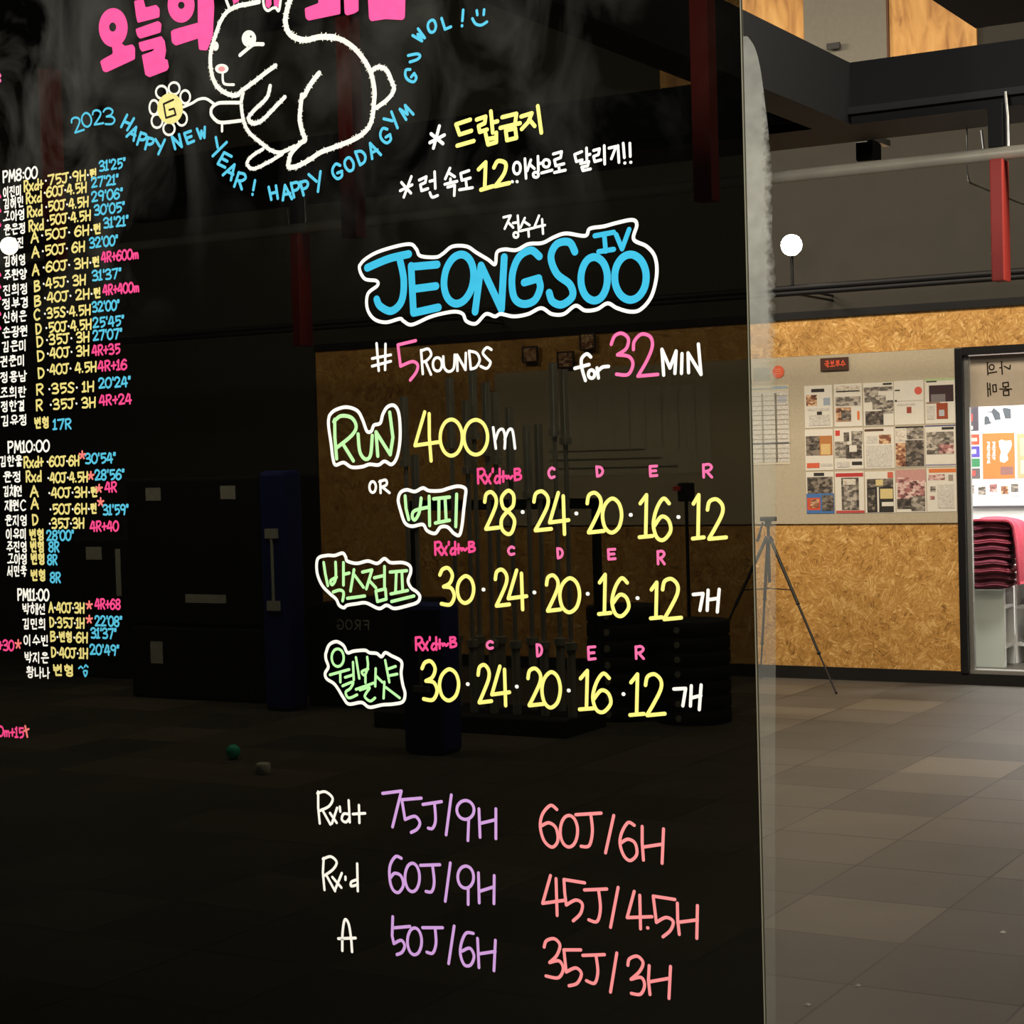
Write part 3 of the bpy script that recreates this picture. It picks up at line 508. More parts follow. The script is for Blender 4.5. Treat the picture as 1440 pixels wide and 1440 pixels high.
# ---- ink ribbons on an upright plane
def smooth(pts, n=7):
    if len(pts) < 3: return pts
    closed = (abs(pts[0][0]-pts[-1][0])+abs(pts[0][1]-pts[-1][1])) < 1e-6
    out = []
    k = len(pts)
    for i in range(k-1):
        p0 = pts[i-1] if i > 0 else (pts[-2] if closed else pts[0]); p1 = pts[i]; p2 = pts[i+1]
        p3 = pts[i+2] if i+2 < k else (pts[1] if closed else pts[-1])
        for j in range(n):
            t = j/n
            out.append(tuple(.5*((2*p1[a])+(p2[a]-p0[a])*t+(2*p0[a]-5*p1[a]+4*p2[a]-p3[a])*t*t+(3*p1[a]-p0[a]-3*p2[a]+p3[a])*t**3) for a in (0, 1)))
    out.append(pts[-1]); return out
class Ink:
    """strokes on a plane Y=const; points are (X, Z) in metres"""
    lay = 0
    def __init__(s, Y, mp): s.Y = Y; s.mp = mp; s.mb = MB()
    def y(s):
        Ink.lay += 1; return s.Y-.0004-(Ink.lay % 60)*.000012
    def disc(s, p, r, mat, y, n=12):
        s.mb.add([(p[0]+r*math.cos(2*math.pi*k/n), y, p[1]+r*math.sin(2*math.pi*k/n)) for k in range(n)], [list(range(n))], mat)
    def stroke(s, pts, wpx, mat, straight=False, fuzz=0):
        """pts in photo pixels"""
        if not straight: pts = smooth(pts)
        q = [s.mp(*p) for p in pts]; hw = wpx*.5*q[0][2]; q = [(a, b) for a, b, _ in q]; y = s.y()
        c_ = [q[0]]
        for p in q[1:]:
            if math.dist(p, c_[-1]) > 1e-5: c_.append(p)
        q = c_
        if len(q) == 1: s.disc(q[0], hw, mat, y); return
        dl = 1.5e-6
        s.disc(q[0], hw, mat, y)
        for i, (a, b) in enumerate(zip(q, q[1:])):
            L_ = math.dist(a, b); nx, nz = -(b[1]-a[1])/L_*hw, (b[0]-a[0])/L_*hw
            y -= dl
            s.mb.add([(a[0]+nx, y, a[1]+nz), (a[0]-nx, y, a[1]-nz), (b[0]-nx, y, b[1]-nz), (b[0]+nx, y, b[1]+nz)], [(0, 1, 2, 3)], mat)
            y -= dl; s.disc(b, hw, mat, y)
        if fuzz:
            tot = 0
            for a, b in zip(q, q[1:]):
                L_ = math.dist(a, b); k = max(1, int(L_/(hw*.55)))
                for j in range(k):
                    t = (j+random.random())/k; px, pz = a[0]+(b[0]-a[0])*t, a[1]+(b[1]-a[1])*t
                    nx, nz = -(b[1]-a[1])/L_, (b[0]-a[0])/L_; sd = random.choice((-1, 1)); ln = hw*(1+fuzz*random.random()); tx, tz = nz*hw*.22, -nx*hw*.22
                    y -= dl
                    ox, oz = (nx*sd+(b[0]-a[0])/L_*.35)*ln, (nz*sd+(b[1]-a[1])/L_*.35)*ln
                    s.mb.add([(px-tx, y, pz-tz), (px+tx, y, pz+tz), (px+ox+tx*.6, y, pz+oz+tz*.6), (px+ox-tx*.6, y, pz+oz-tz*.6)], [(0, 1, 2, 3)], mat)
    def poly(s, pts, mat, sm=False):
        if sm: pts = smooth(pts+[pts[0]], 5)[:-1]
        q = [s.mp(*p) for p in pts]; y = s.y()
        from mathutils.geometry import tessellate_polygon
        vs = [(a, y, b) for a, b, _ in q]; s.mb.add(vs, [list(t) for t in tessellate_polygon([[Vector(v) for v in vs]])], mat)
    def ell(s, cx, cy, rx, ry, mat, hole=None, n=32):
        y = s.y(); o = [s.mp(cx+rx*math.cos(2*math.pi*k/n), cy+ry*math.sin(2*math.pi*k/n)) for k in range(n)]
        vs = [(a, y, b) for a, b, _ in o]
        if not hole: s.mb.add(vs, [list(range(n))], mat); return
        hx, hy, hrx, hry = hole; i = [s.mp(hx+hrx*math.cos(2*math.pi*k/n), hy+hry*math.sin(2*math.pi*k/n)) for k in range(n)]
        vs += [(a, y, b) for a, b, _ in i]; s.mb.add(vs, [(k, (k+1) % n, n+(k+1) % n, n+k) for k in range(n)], mat)
    def box(s, ch, x0, y0, x1, y1, wpx, mat, dy=0):
        """one character in the photo-pixel box; dy = fall of the baseline across it"""
        for st, pts in glyph(ch):
            s.stroke([(x0+a/100*(x1-x0), y0+b/100*(y1-y0)+a/100*dy) for a, b in pts], wpx, mat, st)
    def rot(s, ch, cx, cy, h, ang, wpx, mat, wr=.72):
        ca, sa = math.cos(math.radians(ang)), math.sin(math.radians(ang)); wd = h*wr*WID.get(ch, 1)
        for st, pts in glyph(ch):
            s.stroke([(cx+(a/100-.5)*wd*ca-(b/100-.5)*h*sa, cy+(a/100-.5)*wd*sa+(b/100-.5)*h*ca) for a, b in pts], wpx, mat, st)
    def line(s, text, x0, yc, x1, h, wpx, mat, dotmat=None):
        """a run of characters from x0 to x1 centred on yc at its left end, along the board's own horizontal"""
        sl = slope(x0, yc); ws = [WID.get(c_, 1) if ord(c_) < 0xAC00 else 1.15 for c_ in text]; tot = sum(ws)+.12*(len(text)-1)
        k = (x1-x0)/tot; x = x0
        for c_, wd in zip(text, ws):
            if c_ != ' ':
                y = yc+(x-x0)*sl; hh = h
                s.box(c_, x, y-hh/2, x+wd*k, y+hh/2, wpx, dotmat if (c_ == '·' and dotmat) else mat, sl*wd*k)
            x += (wd+.12)*k
    def done(s, name, parent, label=None):
        o = s.mb.build(name, parent)
        if label: o['label'] = label
        return o
# vanishing point of the board's horizontals
_v = Vector((1, 0, 0)); VX = 720+FPX*_v.dot(RGT)/_v.dot(FWD); VY = 720-FPX*_v.dot(UPV)/_v.dot(FWD)
def slope(x, y): return (y-VY)/(x-VX)

# ============================================================ THE BLACK BOARD
YBD = 2.288
def bmap(x, y):
    d = ray(x, y); t = YBD/d.y; return d.x*t, H+d.z*t, t/FPX
BX1 = onY(1057, 720, YBD).x; BX0 = -3.3; BZ1 = 2.43
mb = MB(); mb.box(BX0, YBD, .0, BX1, YBD+.006, BZ1, M['board'])
board = mb.build('writing_board'); tag(board, 'large glossy black writing board covered with neon marker writing', 'writing board')
mb = MB(); mb.box(BX1+.0002, YBD+.0005, 0, BX1+.0018, YBD+.0055, BZ1, M['edge']); mb.build('board_edge', board)
# hazy film strip along the right edge
fl = [(1041, -60), (1041, 40), (1052, 52), (1062, 68), (1069, 95), (1074, 130), (1079, 170), (1083, 210), (1087, 260), (1086, 300), (1086, 340), (1090, 370), (1094, 420), (1094, 500), (1092, 640), (1091, 900), (1090, 1100), (1090, 1300), (1092, 1500), (1094, 1760)]
vs = []; YFm = YBD+.004
for x, y in smooth(fl, 5):
    d = ray(x, y); t = YFm/d.y; X, Z = d.x*t, H+d.z*t
    if X < BX1+.0026: X = BX1+.0026
    vs.append((X, Z))
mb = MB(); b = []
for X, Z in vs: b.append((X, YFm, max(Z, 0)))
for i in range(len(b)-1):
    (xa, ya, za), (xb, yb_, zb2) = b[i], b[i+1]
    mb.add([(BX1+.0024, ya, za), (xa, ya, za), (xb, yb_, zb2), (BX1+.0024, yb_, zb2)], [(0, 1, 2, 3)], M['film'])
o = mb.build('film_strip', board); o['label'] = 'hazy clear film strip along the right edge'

def ink(name, col, var=.10):
    return flat('ink_'+name, srgb(*col), .7, noise=var*.5, scale=70, spec=.1)
W = ink('white', (250, 248, 238)); YE = ink('yellow', (250, 240, 132)); GR = ink('green', (184, 242, 168)); PK = ink('pink', (250, 112, 168)); HP = ink('hot_pink', (246, 74, 140))
BL = ink('sky_blue', (84, 188, 220)); TB = ink('title_blue', (56, 178, 216)); LI = ink('lilac', (206, 160, 224)); CO = ink('coral', (250, 148, 150)); BP = ink('poster_pink', (248, 88, 156), .16)
CW = ink('chalk_white', (240, 238, 226), .16); FY = ink('flower_yellow', (226, 218, 140), .2); DK = ink('dark_brown', (40, 32, 24)); SR = ink('star_coral', (244, 126, 120)); LY = ink('list_yellow', (226, 212, 128))

def S(data, ox, oy, sc):
    """stroke list: 'x,y x,y; -x,y x,y' in a magnified grid with origin (ox,oy) and scale sc"""
    out = []
    for st in data.split(';'):
        st = st.strip(); straight = st.startswith('-'); st = st.lstrip('-')
        out.append((straight, [(ox+a/sc, oy+b_/sc) for a, b_ in P_(st)]))
    return out
def E_(cx, cy, rx, ry, tilt=0):
    return ' '.join('%d,%d' % (cx+rx*math.cos(t)-tilt*ry*math.sin(t), cy+ry*math.sin(t)) for t in (2*math.pi*k/10-1.5 for k in range(11)))
def piece(name, label, parent, *sets):
    k = Ink(YBD, bmap)
    for data, ox, oy, sc, wd, mat in sets:
        for st, pts in S(data, ox, oy, sc): k.stroke(pts, wd, mat, st)
    return k.done(name, parent, label)

# ---- title
A6 = (480, 140, 3)
title = piece('title_lettering', 'sky blue capital title lettering', board, (
 '110,710 200,672 285,652;245,665 264,760 255,850 212,892 165,872 150,843;-295,702 300,800 305,900 410,877;-295,706 405,696;-300,800 400,787;'
 + E_(497, 758, 62, 104, .1) + ';-565,895 590,700 676,885 688,665;836,662 800,636 750,665 722,740 728,830 765,862 815,848 840,795 832,755;-772,772 834,754;'
 '986,642 962,602 910,610 885,665 910,735 965,780 976,830 932,865 892,852 878,815;' + E_(1068, 757, 56, 92) + ';' + E_(1221, 750, 66, 96), *A6, 11, TB),
 ('-1070,575 1150,560;-1110,570 1116,640;-1086,642 1150,632;-1160,570 1185,630 1215,548', *A6, 7.2, TB))
k = Ink(YBD, bmap)
ol = P_('80,700 130,655 210,625 290,610 318,632 335,660 400,665 430,650 470,620 530,620 570,645 620,675 650,695 658,645 690,632 740,635 790,610 850,605 900,580 950,565 1030,575 1050,545 1110,535 1165,520 1230,508 1248,530 1235,590 1290,620 1325,665 1332,740 1310,830 1265,885 1220,895 1165,880 1125,860 1080,885 1030,890 990,870 940,905 890,905 845,880 790,905 730,915 675,905 650,915 612,905 570,945 530,935 515,905 480,895 420,905 370,920 300,950 265,935 250,925 190,940 140,925 112,880 115,820 155,785 150,765 100,755 80,700')
k.stroke([(480+a/3, 140+b_/3) for a, b_ in ol], 5, W); k.done('lettering_outline', title, 'white wavy outline around the title')
piece('subtitle_lettering', 'small white handwriting above the title', board, (
 '-685,497 715,490 690,545;-705,518 726,540;-745,490 750,555;-725,521 745,518;' + E_(738, 572, 10, 11) + ';-775,500 757,540;-772,515 795,530;-755,555 815,541;-790,550 792,578;-835,490 815,540 860,530;-848,505 852,566', *A6, 3.6, W))
# ---- notes
piece('note_lettering', 'yellow note lettering with a white asterisk', board, (
 '-545,85 485,105 500,148 550,132;-490,195 560,175;-572,85 610,72 606,100 580,112 585,137 616,127;-632,50 640,140;-640,97 660,92;-610,145 620,190 655,180 655,140;-615,168 655,160;-680,75 740,60 735,95;-672,120 755,100;-695,130 700,172 740,162 735,122 695,130;-760,72 805,58 790,95 762,125;-795,85 817,112;-830,28 845,140', *A6, 6, YE),
 ('-415,112 390,205;-375,182 436,150;-380,145 430,186', *A6, 5, W))
piece('note_lettering', 'white note lettering with a large yellow 12', board, (
 '-297,325 265,412;-255,350 295,395;-250,385 300,360;-330,340 360,326 356,350 335,360 340,385 367,376;-395,305 398,375;-375,345 395,340;375,393 385,412 408,405;-460,290 440,335;-455,310 480,326;-462,335 462,350;-438,358 490,345;-450,370 480,362 478,405;-540,300 505,312 510,341 546,331;-527,341 530,366;-500,381 555,372;-721,346 723,347;-741,346 743,347;'
 + E_(742, 290, 15, 25) + ';-775,250 780,332;-800,255 785,300;-797,275 815,291;-830,240 832,300;-832,272 846,268;' + E_(822, 318, 11, 11) + ';' + E_(866, 270, 14, 16) + ';-845,310 890,298;-895,230 930,220 926,245 900,255 905,280 940,271;-918,280 920,296;-900,308 946,298;-1015,220 985,232 992,262 1017,255;-1035,205 1037,262;-1037,235 1050,231;-1010,270 1045,262 1040,280 1015,285 1020,300 1052,293;-1065,215 1090,208 1086,232 1065,240 1070,262 1096,255;-1110,195 1112,272;-1130,205 1160,198 1140,250;-1168,195 1172,265;-1190,185 1195,245;-1196,268 1198,268;-1218,185 1220,240;-1221,265 1223,265', *A6, 4.2, W),
 ('-580,295 610,265 606,372;-590,381 640,366;645,287 662,260 694,270 688,312 650,366;-650,366 710,352', *A6, 6, YE))
# ---- rounds / minutes
A5 = (420, 440, 4); A6b = (740, 440, 4)
piece('rounds_lettering', 'white lettering with a pink 5', board, (
 '-440,172 452,325;-490,175 488,320;-415,257 520,236;-415,300 520,272;-690,210 700,343;690,214 730,203 747,235 722,268 700,276;-716,275 746,346;' + E_(783, 290, 25, 38) + ';815,246 820,305 845,330 874,310 880,236;-895,325 893,236 940,320 942,226;-960,215 970,316;960,215 1002,226 1020,265 1000,305 970,316;1086,207 1060,195 1038,225 1060,255 1081,280 1060,312 1025,300', *A5, 4, W),
 ('-660,156 560,180 575,300;575,300 640,274 671,292 664,332 630,378', *A5, 4.6, PK))
piece('minutes_lettering', 'white lettering with a pink 32', board, (
 '365,248 342,231 313,260 316,315 335,380;-275,312 355,291;' + E_(370, 345, 18, 23) + ';-400,310 408,366;405,328 430,306 465,301;-775,350 765,205 810,310 845,215 838,340;-878,230 875,340;-915,336 912,226 985,346 970,176', *A6b, 5, W),
 ('480,177 500,130 540,115 576,145 565,200 515,236;515,236 580,246 602,290 575,346 510,345;605,206 610,160 650,120 700,135 711,190 680,270 630,356;-630,356 742,346', *A6b, 5, PK))
# ---- exercise names with outlines
run = piece('exercise_lettering', 'green RUN lettering', board, (
 '-205,600 206,700 216,820;200,612 240,580 300,590 326,640 300,690 220,756;-250,735 310,832;335,682 345,780 375,822 405,800 415,690;-446,805 436,670 516,797 531,700 513,560', *A5, 5.4, GR))
piece('lettering_outline', 'white wavy outline', run, ('170,600 178,572 210,545 270,530 330,550 360,600 385,665 410,665 425,632 460,620 475,570 500,530 535,520 560,550 571,620 571,720 555,810 525,852 485,835 450,855 400,852 360,865 300,868 255,842 210,855 195,820 185,740 172,650 170,600', *A5, 5, W))
piece('distance_lettering', 'yellow 400 with a white m', board, ('-710,558 655,746 792,726;-735,568 736,700 746,832;' + E_(860, 702, 62, 102) + ';' + E_(998, 700, 66, 98), *A5, 5.4, YE),
 ('-1095,645 1110,762;1108,712 1126,664 1150,656 1162,700 1160,762;1160,712 1182,660 1204,664 1218,762', *A5, 4.2, W))
piece('word_lettering', 'small white OR', board, (E_(418, 980, 18, 31) + ';-460,945 462,1012;455,950 490,940 496,965 465,982;-475,982 512,1012', *A5, 4, W))
bp = piece('exercise_lettering', 'green two syllable lettering below OR', board, (
 '-600,1030 605,1100 620,1162;690,1042 680,1120 655,1164 640,1145 655,1112 735,1092;-735,1032 738,1196;-760,1046 850,1036;-790,1046 790,1170;-825,1042 831,1170;-770,1182 850,1166;-890,1020 885,1202', *A5, 5, GR))
piece('lettering_outline', 'white wavy outline', bp, ('562,1050 575,1010 610,995 655,1005 700,985 735,1000 800,1000 850,985 900,975 940,990 938,1040 930,1110 920,1200 905,1250 875,1240 840,1205 800,1205 770,1240 725,1225 700,1190 640,1200 600,1180 575,1110 562,1050', *A5, 5, W))
A7 = (420, 740, 4.5); A8 = (740, 740, 4.5)
bx = piece('exercise_lettering', 'green four syllable lettering', board, (
 '-160,230 170,300 186,375;235,228 236,330 214,370 204,345 242,322;-285,230 285,372;-285,305 322,296;220,416 262,404 286,420 280,472;-352,275 330,410;-356,310 412,386;-310,456 420,441;-405,290 466,276 430,396;-450,345 491,390;-545,255 545,386;-480,326 545,311;-490,410 500,476 556,461 551,396 490,410;-580,290 686,281;-620,290 615,416;-655,286 660,406;-585,428 692,406;-590,476 732,441', *A7, 4.6, GR))
piece('lettering_outline', 'white wavy outline', bx, ('125,205 180,185 230,185 280,170 300,195 310,220 370,235 440,220 500,235 545,205 585,230 660,230 705,250 712,290 695,345 715,390 750,415 770,445 755,480 700,500 610,520 560,500 510,520 430,485 370,490 310,500 290,515 260,500 240,460 200,425 150,370 120,290 125,205', *A7, 4.8, W))
wb = piece('exercise_lettering', 'green three syllable lettering, lowest of the outlined words', board, (
 E_(250, 832, 38, 56) + ';-200,940 322,906;-265,925 266,986;-346,860 351,972;-296,956 346,940;280,1010 345,986 330,1025 300,1050 320,1086 372,1066;-365,830 386,962;436,828 440,890 420,942 402,920 442,902;-425,940 425,990;-365,1032 482,990;390,1036 450,1020 430,1055 422,1080 455,1106 486,1086;-490,900 487,1012;-495,950 532,986;-550,848 576,986;-560,906 616,886;-570,946 626,935;-545,985 540,1088;-555,1020 642,1086', *A7, 4, GR))
piece('lettering_outline', 'white wavy outline', wb, ('175,800 195,750 240,730 285,755 310,800 350,790 420,785 450,800 495,805 525,825 550,800 590,820 640,845 655,870 650,930 660,1000 675,1060 660,1110 600,1125 530,1130 450,1145 400,1115 320,1125 285,1085 255,1035 225,995 180,965 170,930 190,890 175,840 175,800', *A7, 4.8, W))
# ---- repetition numbers
NUM = [
 [('2', 681, 692, 702, 745), ('8', 703, 690, 726, 751)], [('2', 750, 691, 776, 747), ('4', 772, 693, 801, 751)], [('2', 825, 693, 850, 750), ('0', 847, 701, 875, 749)], [('1', 899, 696, 919, 756), ('6', 918, 701, 945, 759)], [('1', 974, 696, 991, 758), ('2', 994, 702, 1022, 759)],
 [('3', 618, 799, 640, 851), ('0', 643, 810, 667, 848)], [('2', 696, 801, 717, 853), ('4', 714, 802, 742, 857)], [('2', 768, 809, 789, 860), ('0', 787, 813, 816, 861)], [('1', 842, 808, 860, 864), ('6', 860, 813, 886, 866)], [('1', 915, 819, 932, 870), ('2', 931, 814, 959, 872)],
 [('3', 593, 930, 616, 985), ('0', 618, 941, 646, 985)], [('2', 672, 935, 692, 989), ('4', 691, 937, 718, 992)], [('2', 742, 940, 765, 993), ('0', 762, 945, 789, 995)], [('1', 815, 943, 837, 998), ('6', 833, 947, 861, 1001)], [('1', 886, 948, 907, 1006), ('2', 907, 948, 936, 1007)]]
for g in NUM:
    k = Ink(YBD, bmap)
    for ch, x0, y0, x1, y1 in g: k.box(ch, x0, y0, x1, y1, 5.6, YE)
    k.done('number_lettering', board)
for row in (((735.5, 720), (811, 722), (887.5, 724), (954.5, 727)), ((680.5, 829), (752, 833), (827, 835), (897, 841)), ((658, 962), (727, 965.5), (800, 971), (877, 976))):
    for x, y in row:
        k = Ink(YBD, bmap); k.stroke([(x-.4, y), (x+.4, y)], 5.4, W, True); k.done('separator_dot', board, 'white dot between yellow numbers')
piece('unit_lettering', 'white counter word at the end of the middle number row', board, ('-1058,432 1120,426 1100,532;-1152,405 1146,532;-1222,400 1210,542;-1148,466 1216,456', *A8, 5, W))
piece('unit_lettering', 'white counter word at the end of the bottom number row', board, ('-935,1030 1010,1026 992,1136;-1046,1010 1040,1137;-1108,1005 1096,1160;-1046,1086 1106,1071', *A8, 5, W))
for x0, y0, x1, y1 in ((671, 658, 734, 682), (611, 761, 669, 782), (584, 895, 643, 916)):
    k = Ink(YBD, bmap); wd = x1-x0; hh = y1-y0
    for ch, a, b_, dy in (('R', 0, .2, .0), ('x', .18, .32, -.05), ("'", .33, .38, -.1), ('d', .38, .53, -.1), ('+', .52, .66, -.05), ('~', .66, .8, -.05), ('B', .82, 1, -.2)):
        s0 = .72 if ch in "B" else .9
        k.box(ch, x0+a*wd, y0+hh*(.05-dy*.0), x0+b_*wd, y0+hh*(.05+s0*.95), 3.6, HP)
    k.done('grade_lettering', board)
for ch, x0, y0, x1, y1 in (('C', 771, 658, 781, 672), ('D', 838, 656, 849, 670), ('E', 913, 655, 925, 670), ('R', 988, 653, 1003, 671), ('C', 714, 769, 724, 780), ('D', 783, 771, 792, 785), ('E', 854, 772, 866, 787), ('R', 924, 775, 936, 793), ('C', 684, 902, 694, 912), ('D', 754, 906, 763, 923), ('E', 826, 909, 838, 928), ('R', 893, 909, 907, 926)):
    k = Ink(YBD, bmap); k.box(ch, x0, y0, x1, y1, 4, PK); k.done('grade_lettering', board)
# ---- weights
B1 = (420, 1080, 4.5); B2 = (730, 1100, 4.5)
piece('grade_lettering', "white Rx'd+", board, ('-125,150 125,250 135,350;120,160 170,150 216,190 195,240 135,270;-150,262 202,356;-200,285 242,346;-245,252 212,350;-262,245 265,275;-318,205 325,342;320,292 286,290 275,325 300,342 322,320;-345,291 422,286;-383,235 386,346', *B1, 4, W))
piece('grade_lettering', "white Rx'd", board, ('-160,570 155,660 165,770;155,576 205,560 242,595 220,640 165,680;-176,676 232,778;-215,690 272,756;-275,665 232,770;-298,688 298,706;-372,605 376,778;370,706 336,720 334,746 366,740', *B1, 4, W))
piece('grade_lettering', 'white A at the lower left', board, ('278,1155 280,1040 294,960 318,985 334,1080 340,1162;-253,1079 362,1075', *B1, 4.2, W))
piece('weight_lettering', 'lilac, top row', board, ('-533,160 652,145 596,372;-778,190 655,200 675,325;675,325 738,305 769,345 752,385 714,407;-788,230 906,212;862,226 868,330 850,380 822,380;-968,170 935,422;' + E_(1058, 265, 54, 60) + ';-1078,328 1073,458;-1143,258 1150,437;-1250,258 1250,446;-1150,350 1250,326', *B1, 4.6, LI))
piece('weight_lettering', 'lilac, middle row', board, ('652,570 615,560 580,620 580,710 600,770 635,786 665,740 650,682 610,665 585,692;' + E_(722, 692, 46, 90) + ';-773,615 896,611;850,620 860,720 845,780 808,780;-962,600 930,842;' + E_(1060, 690, 50, 70) + ';-1075,760 1075,862;-1140,663 1145,852;-1240,680 1238,857;-1145,780 1240,750', *B1, 4.6, LI))
piece('weight_lettering', 'lilac, bottom row', board, ('-598,940 594,1060 605,1110;-595,1012 705,1002;605,1110 650,1090 672,1125 655,1165 623,1180;' + E_(735, 1097, 45, 85) + ';-785,1010 912,1010;865,1016 870,1110 850,1170 812,1165;-985,1000 950,1237;1106,1046 1060,1045 1030,1110 1025,1180 1050,1245 1090,1245 1111,1190 1085,1140 1036,1158;-1133,1078 1142,1262;-1246,1090 1237,1282;-1140,1176 1245,1160', *B1, 4.6, LI))
piece('weight_lettering', 'coral, top row', board, ('240,172 200,146 150,200 135,280 160,370 210,410 246,370 235,290 190,256 142,276;' + E_(317, 310, 55, 100) + ';-360,205 520,195;455,205 465,310 445,400 393,405;-600,210 548,446;730,272 690,255 650,320 640,390 665,465 705,495 746,455 735,385 690,360 648,382;-780,280 780,380 788,492;-915,295 906,512;-785,410 910,391', *B2, 4.8, CO))
piece('weight_lettering', 'coral, middle row', board, ('-200,590 150,766 292,746;-235,610 242,842;-416,636 285,615 290,700 300,776;300,776 360,745 401,770 390,830 344,876;-415,681 556,675;505,686 516,800 495,880 442,870;-628,665 580,917;-730,690 685,856 842,850;-765,715 770,927;-814,921 817,921;-987,741 850,720 870,886;870,886 930,855 976,880 960,935 912,977;-1003,765 1005,870 1015,962;-1130,780 1126,987;-1005,886 1130,870', *B2, 4.8, CO))
piece('weight_lettering', 'coral, bottom row', board, ('160,1042 175,1002 225,990 260,1030 240,1095 195,1140;195,1140 255,1130 281,1180 250,1236 172,1225;-392,1060 285,1060 300,1200;300,1200 360,1174 396,1210 370,1270 318,1287;-405,1095 542,1090;490,1105 500,1200 480,1270 428,1255;-620,1080 580,1327;690,1157 700,1117 750,1100 786,1140 765,1195 710,1246;710,1246 775,1235 796,1285 770,1340 712,1335;-825,1160 820,1250 830,1342;-960,1165 950,1367;-825,1262 950,1240', *B2, 4.8, CO))
# ---- big pink heading, cut by the frame
R3 = (130, 0, 6.545); R5 = (380, 0, 5.54); R4 = (280, 0, 5.54)
def T3(s, o): return [(o[0]+a/o[2], o[1]+b_/o[2]) for a, b_ in P_(s)]
def rounded(pts, r=2.2):
    out = []; n = len(pts)
    for i in range(n):
        p, a, b_ = Vector(pts[i]), Vector(pts[i-1]), Vector(pts[(i+1) % n])
        da = (a-p); db = (b_-p); ra = min(r, da.length*.4); rb = min(r, db.length*.4)
        s0 = p+da.normalized()*ra; e0 = p+db.normalized()*rb
        for t in (0, .33, .66, 1): out.append(tuple((1-t)**2*s0+2*t*(1-t)*p+t*t*e0))
    return out
k = Ink(YBD, bmap)
k.ell(130+195/6.545, 255/6.545, 133/6.545, 180/6.545, BP, (130+190/6.545, 250/6.545, 32/6.545, 42/6.545))
k.poly(rounded(T3('182,415 270,395 300,425 372,408 396,440 396,545 130,668 100,655 73,565 105,543 192,495', R3)), BP)
k.done('heading_syllable', board, 'hot pink filled syllable at the upper left')
k = Ink(YBD, bmap)
k.poly(rounded(T3('387,8 475,-4 492,70 592,45 622,80 622,160 420,212 405,150', R3)), BP)
k.poly(rounded(T3('400,268 610,193 640,220 632,300 440,358 415,330', R3)), BP)
k.poly(rounded(T3('428,392 640,333 670,380 682,470 668,545 695,550 708,620 690,650 530,712 490,690 458,508 560,470 575,448 460,477 440,450', R3), 1.5), BP)
k.done('heading_syllable', board, 'hot pink filled syllable of three stacked bars')
k = Ink(YBD, bmap)
k.ell(130+820/6.545, 48/6.545, 124/6.545, 162/6.545, BP, (130+822/6.545, 50/6.545, 30/6.545, 33/6.545))
k.poly(rounded(T3('725,288 760,270 980,208 985,352 770,422 735,392', R3)), BP)
k.poly(rounded(T3('972,-150 1105,-150 1125,60 1112,330 1085,400 1060,466 985,460 975,360', R3)), BP)
k.done('heading_syllable', board, 'hot pink filled syllable touching the rabbit')
k = Ink(YBD, bmap)
k.poly(rounded(T3('272,65 380,25 372,-60 548,-60 550,110 300,162 278,140', R5)), BP); k.poly(rounded(T3('575,-60 690,-60 692,85 660,105 600,122 583,105', R5)), BP)
k.done('heading_syllable', board, 'hot pink filled syllable right of the rabbit ears')
k = Ink(YBD, bmap); k.poly(rounded(T3('762,-60 1058,-60 1052,140 1035,157 900,150 790,167 773,145', R5)), BP); k.done('heading_syllable', board, 'hot pink block at the top, last of the heading')
# ---- rabbit
k = Ink(YBD, bmap)
def rs(data, o, wd, fz=.7, mat=CW):
    for st, pts in S(data, *o): k.stroke(pts, wd, mat, st, fz)
rs('470,15 400,30 300,50 220,95 170,170 140,250 112,340 92,430 95,530 115,620 150,680 210,725 290,745 340,705 430,640 520,570 600,512', R4, 6.5)
rs('205,-60 215,0 238,62', R4, 4.5, .1); rs('498,-60 502,0 512,58 540,84 575,66 600,62 625,84 640,0 648,-60', R4, 4, .1)
rs('730,-80 708,0 690,60 674,150 690,238 740,288 830,312 930,290 1010,288 1055,290', R4, 8)
rs('500,293 570,315 650,370 720,450 770,530 800,620 815,720 810,800 800,900 770,990 700,1060 600,1110 480,1155 390,1190 300,1250 210,1295 150,1302 145,1265 170,1190 240,1115 275,1090 250,1020 232,930 240,830 250,740', R5, 7)
rs('268,745 320,650 382,570', R5, 7.5)
rs('345,725 330,800 345,930 390,1030 480,1110 560,1170 640,1187 745,1140', R4, 5.4); rs('500,1160 420,1210 375,1265 395,1305 440,1312 530,1270 650,1200', R4, 5)
rs('330,800 230,800 150,805 102,840 96,890 130,935 180,955 330,940', R4, 5, .2); rs('-180,960 180,1022', R4, 4, 0)
rs('555,670 530,760 450,840 390,910 400,950 440,962 500,930 580,850 670,757', R4, 6); rs('800,545 850,522 910,550 950,640 965,700 920,770 830,840', R5, 6.5)
rs('320,430 390,372 430,346 500,345', R4, 5.5, .2); rs('185,570 195,650 272,660', R4, 3.8, 0)
k.ell(280+390/5.54, 302/5.54, 56/5.54, 66/5.54, CW); k.ell(280+130/5.54, 360/5.54, 24/5.54, 36/5.54, CW); k.ell(280+178/5.54, 536/5.54, 52/5.54, 38/5.54, CW)
rab = k.done('rabbit_drawing', board, 'white chalky rabbit drawn in profile')
k = Ink(YBD, bmap); k.ell(280+178/5.54, 538/5.54, 27/5.54, 20/5.54, CO); k.done('rabbit_nose', rab, 'pink nose of the rabbit drawing')
k = Ink(YBD, bmap)
k.poly(T3('520,-60 562,-60 566,35 545,66 520,48', R4), BP); k.done('ear_fill', rab, 'pink')
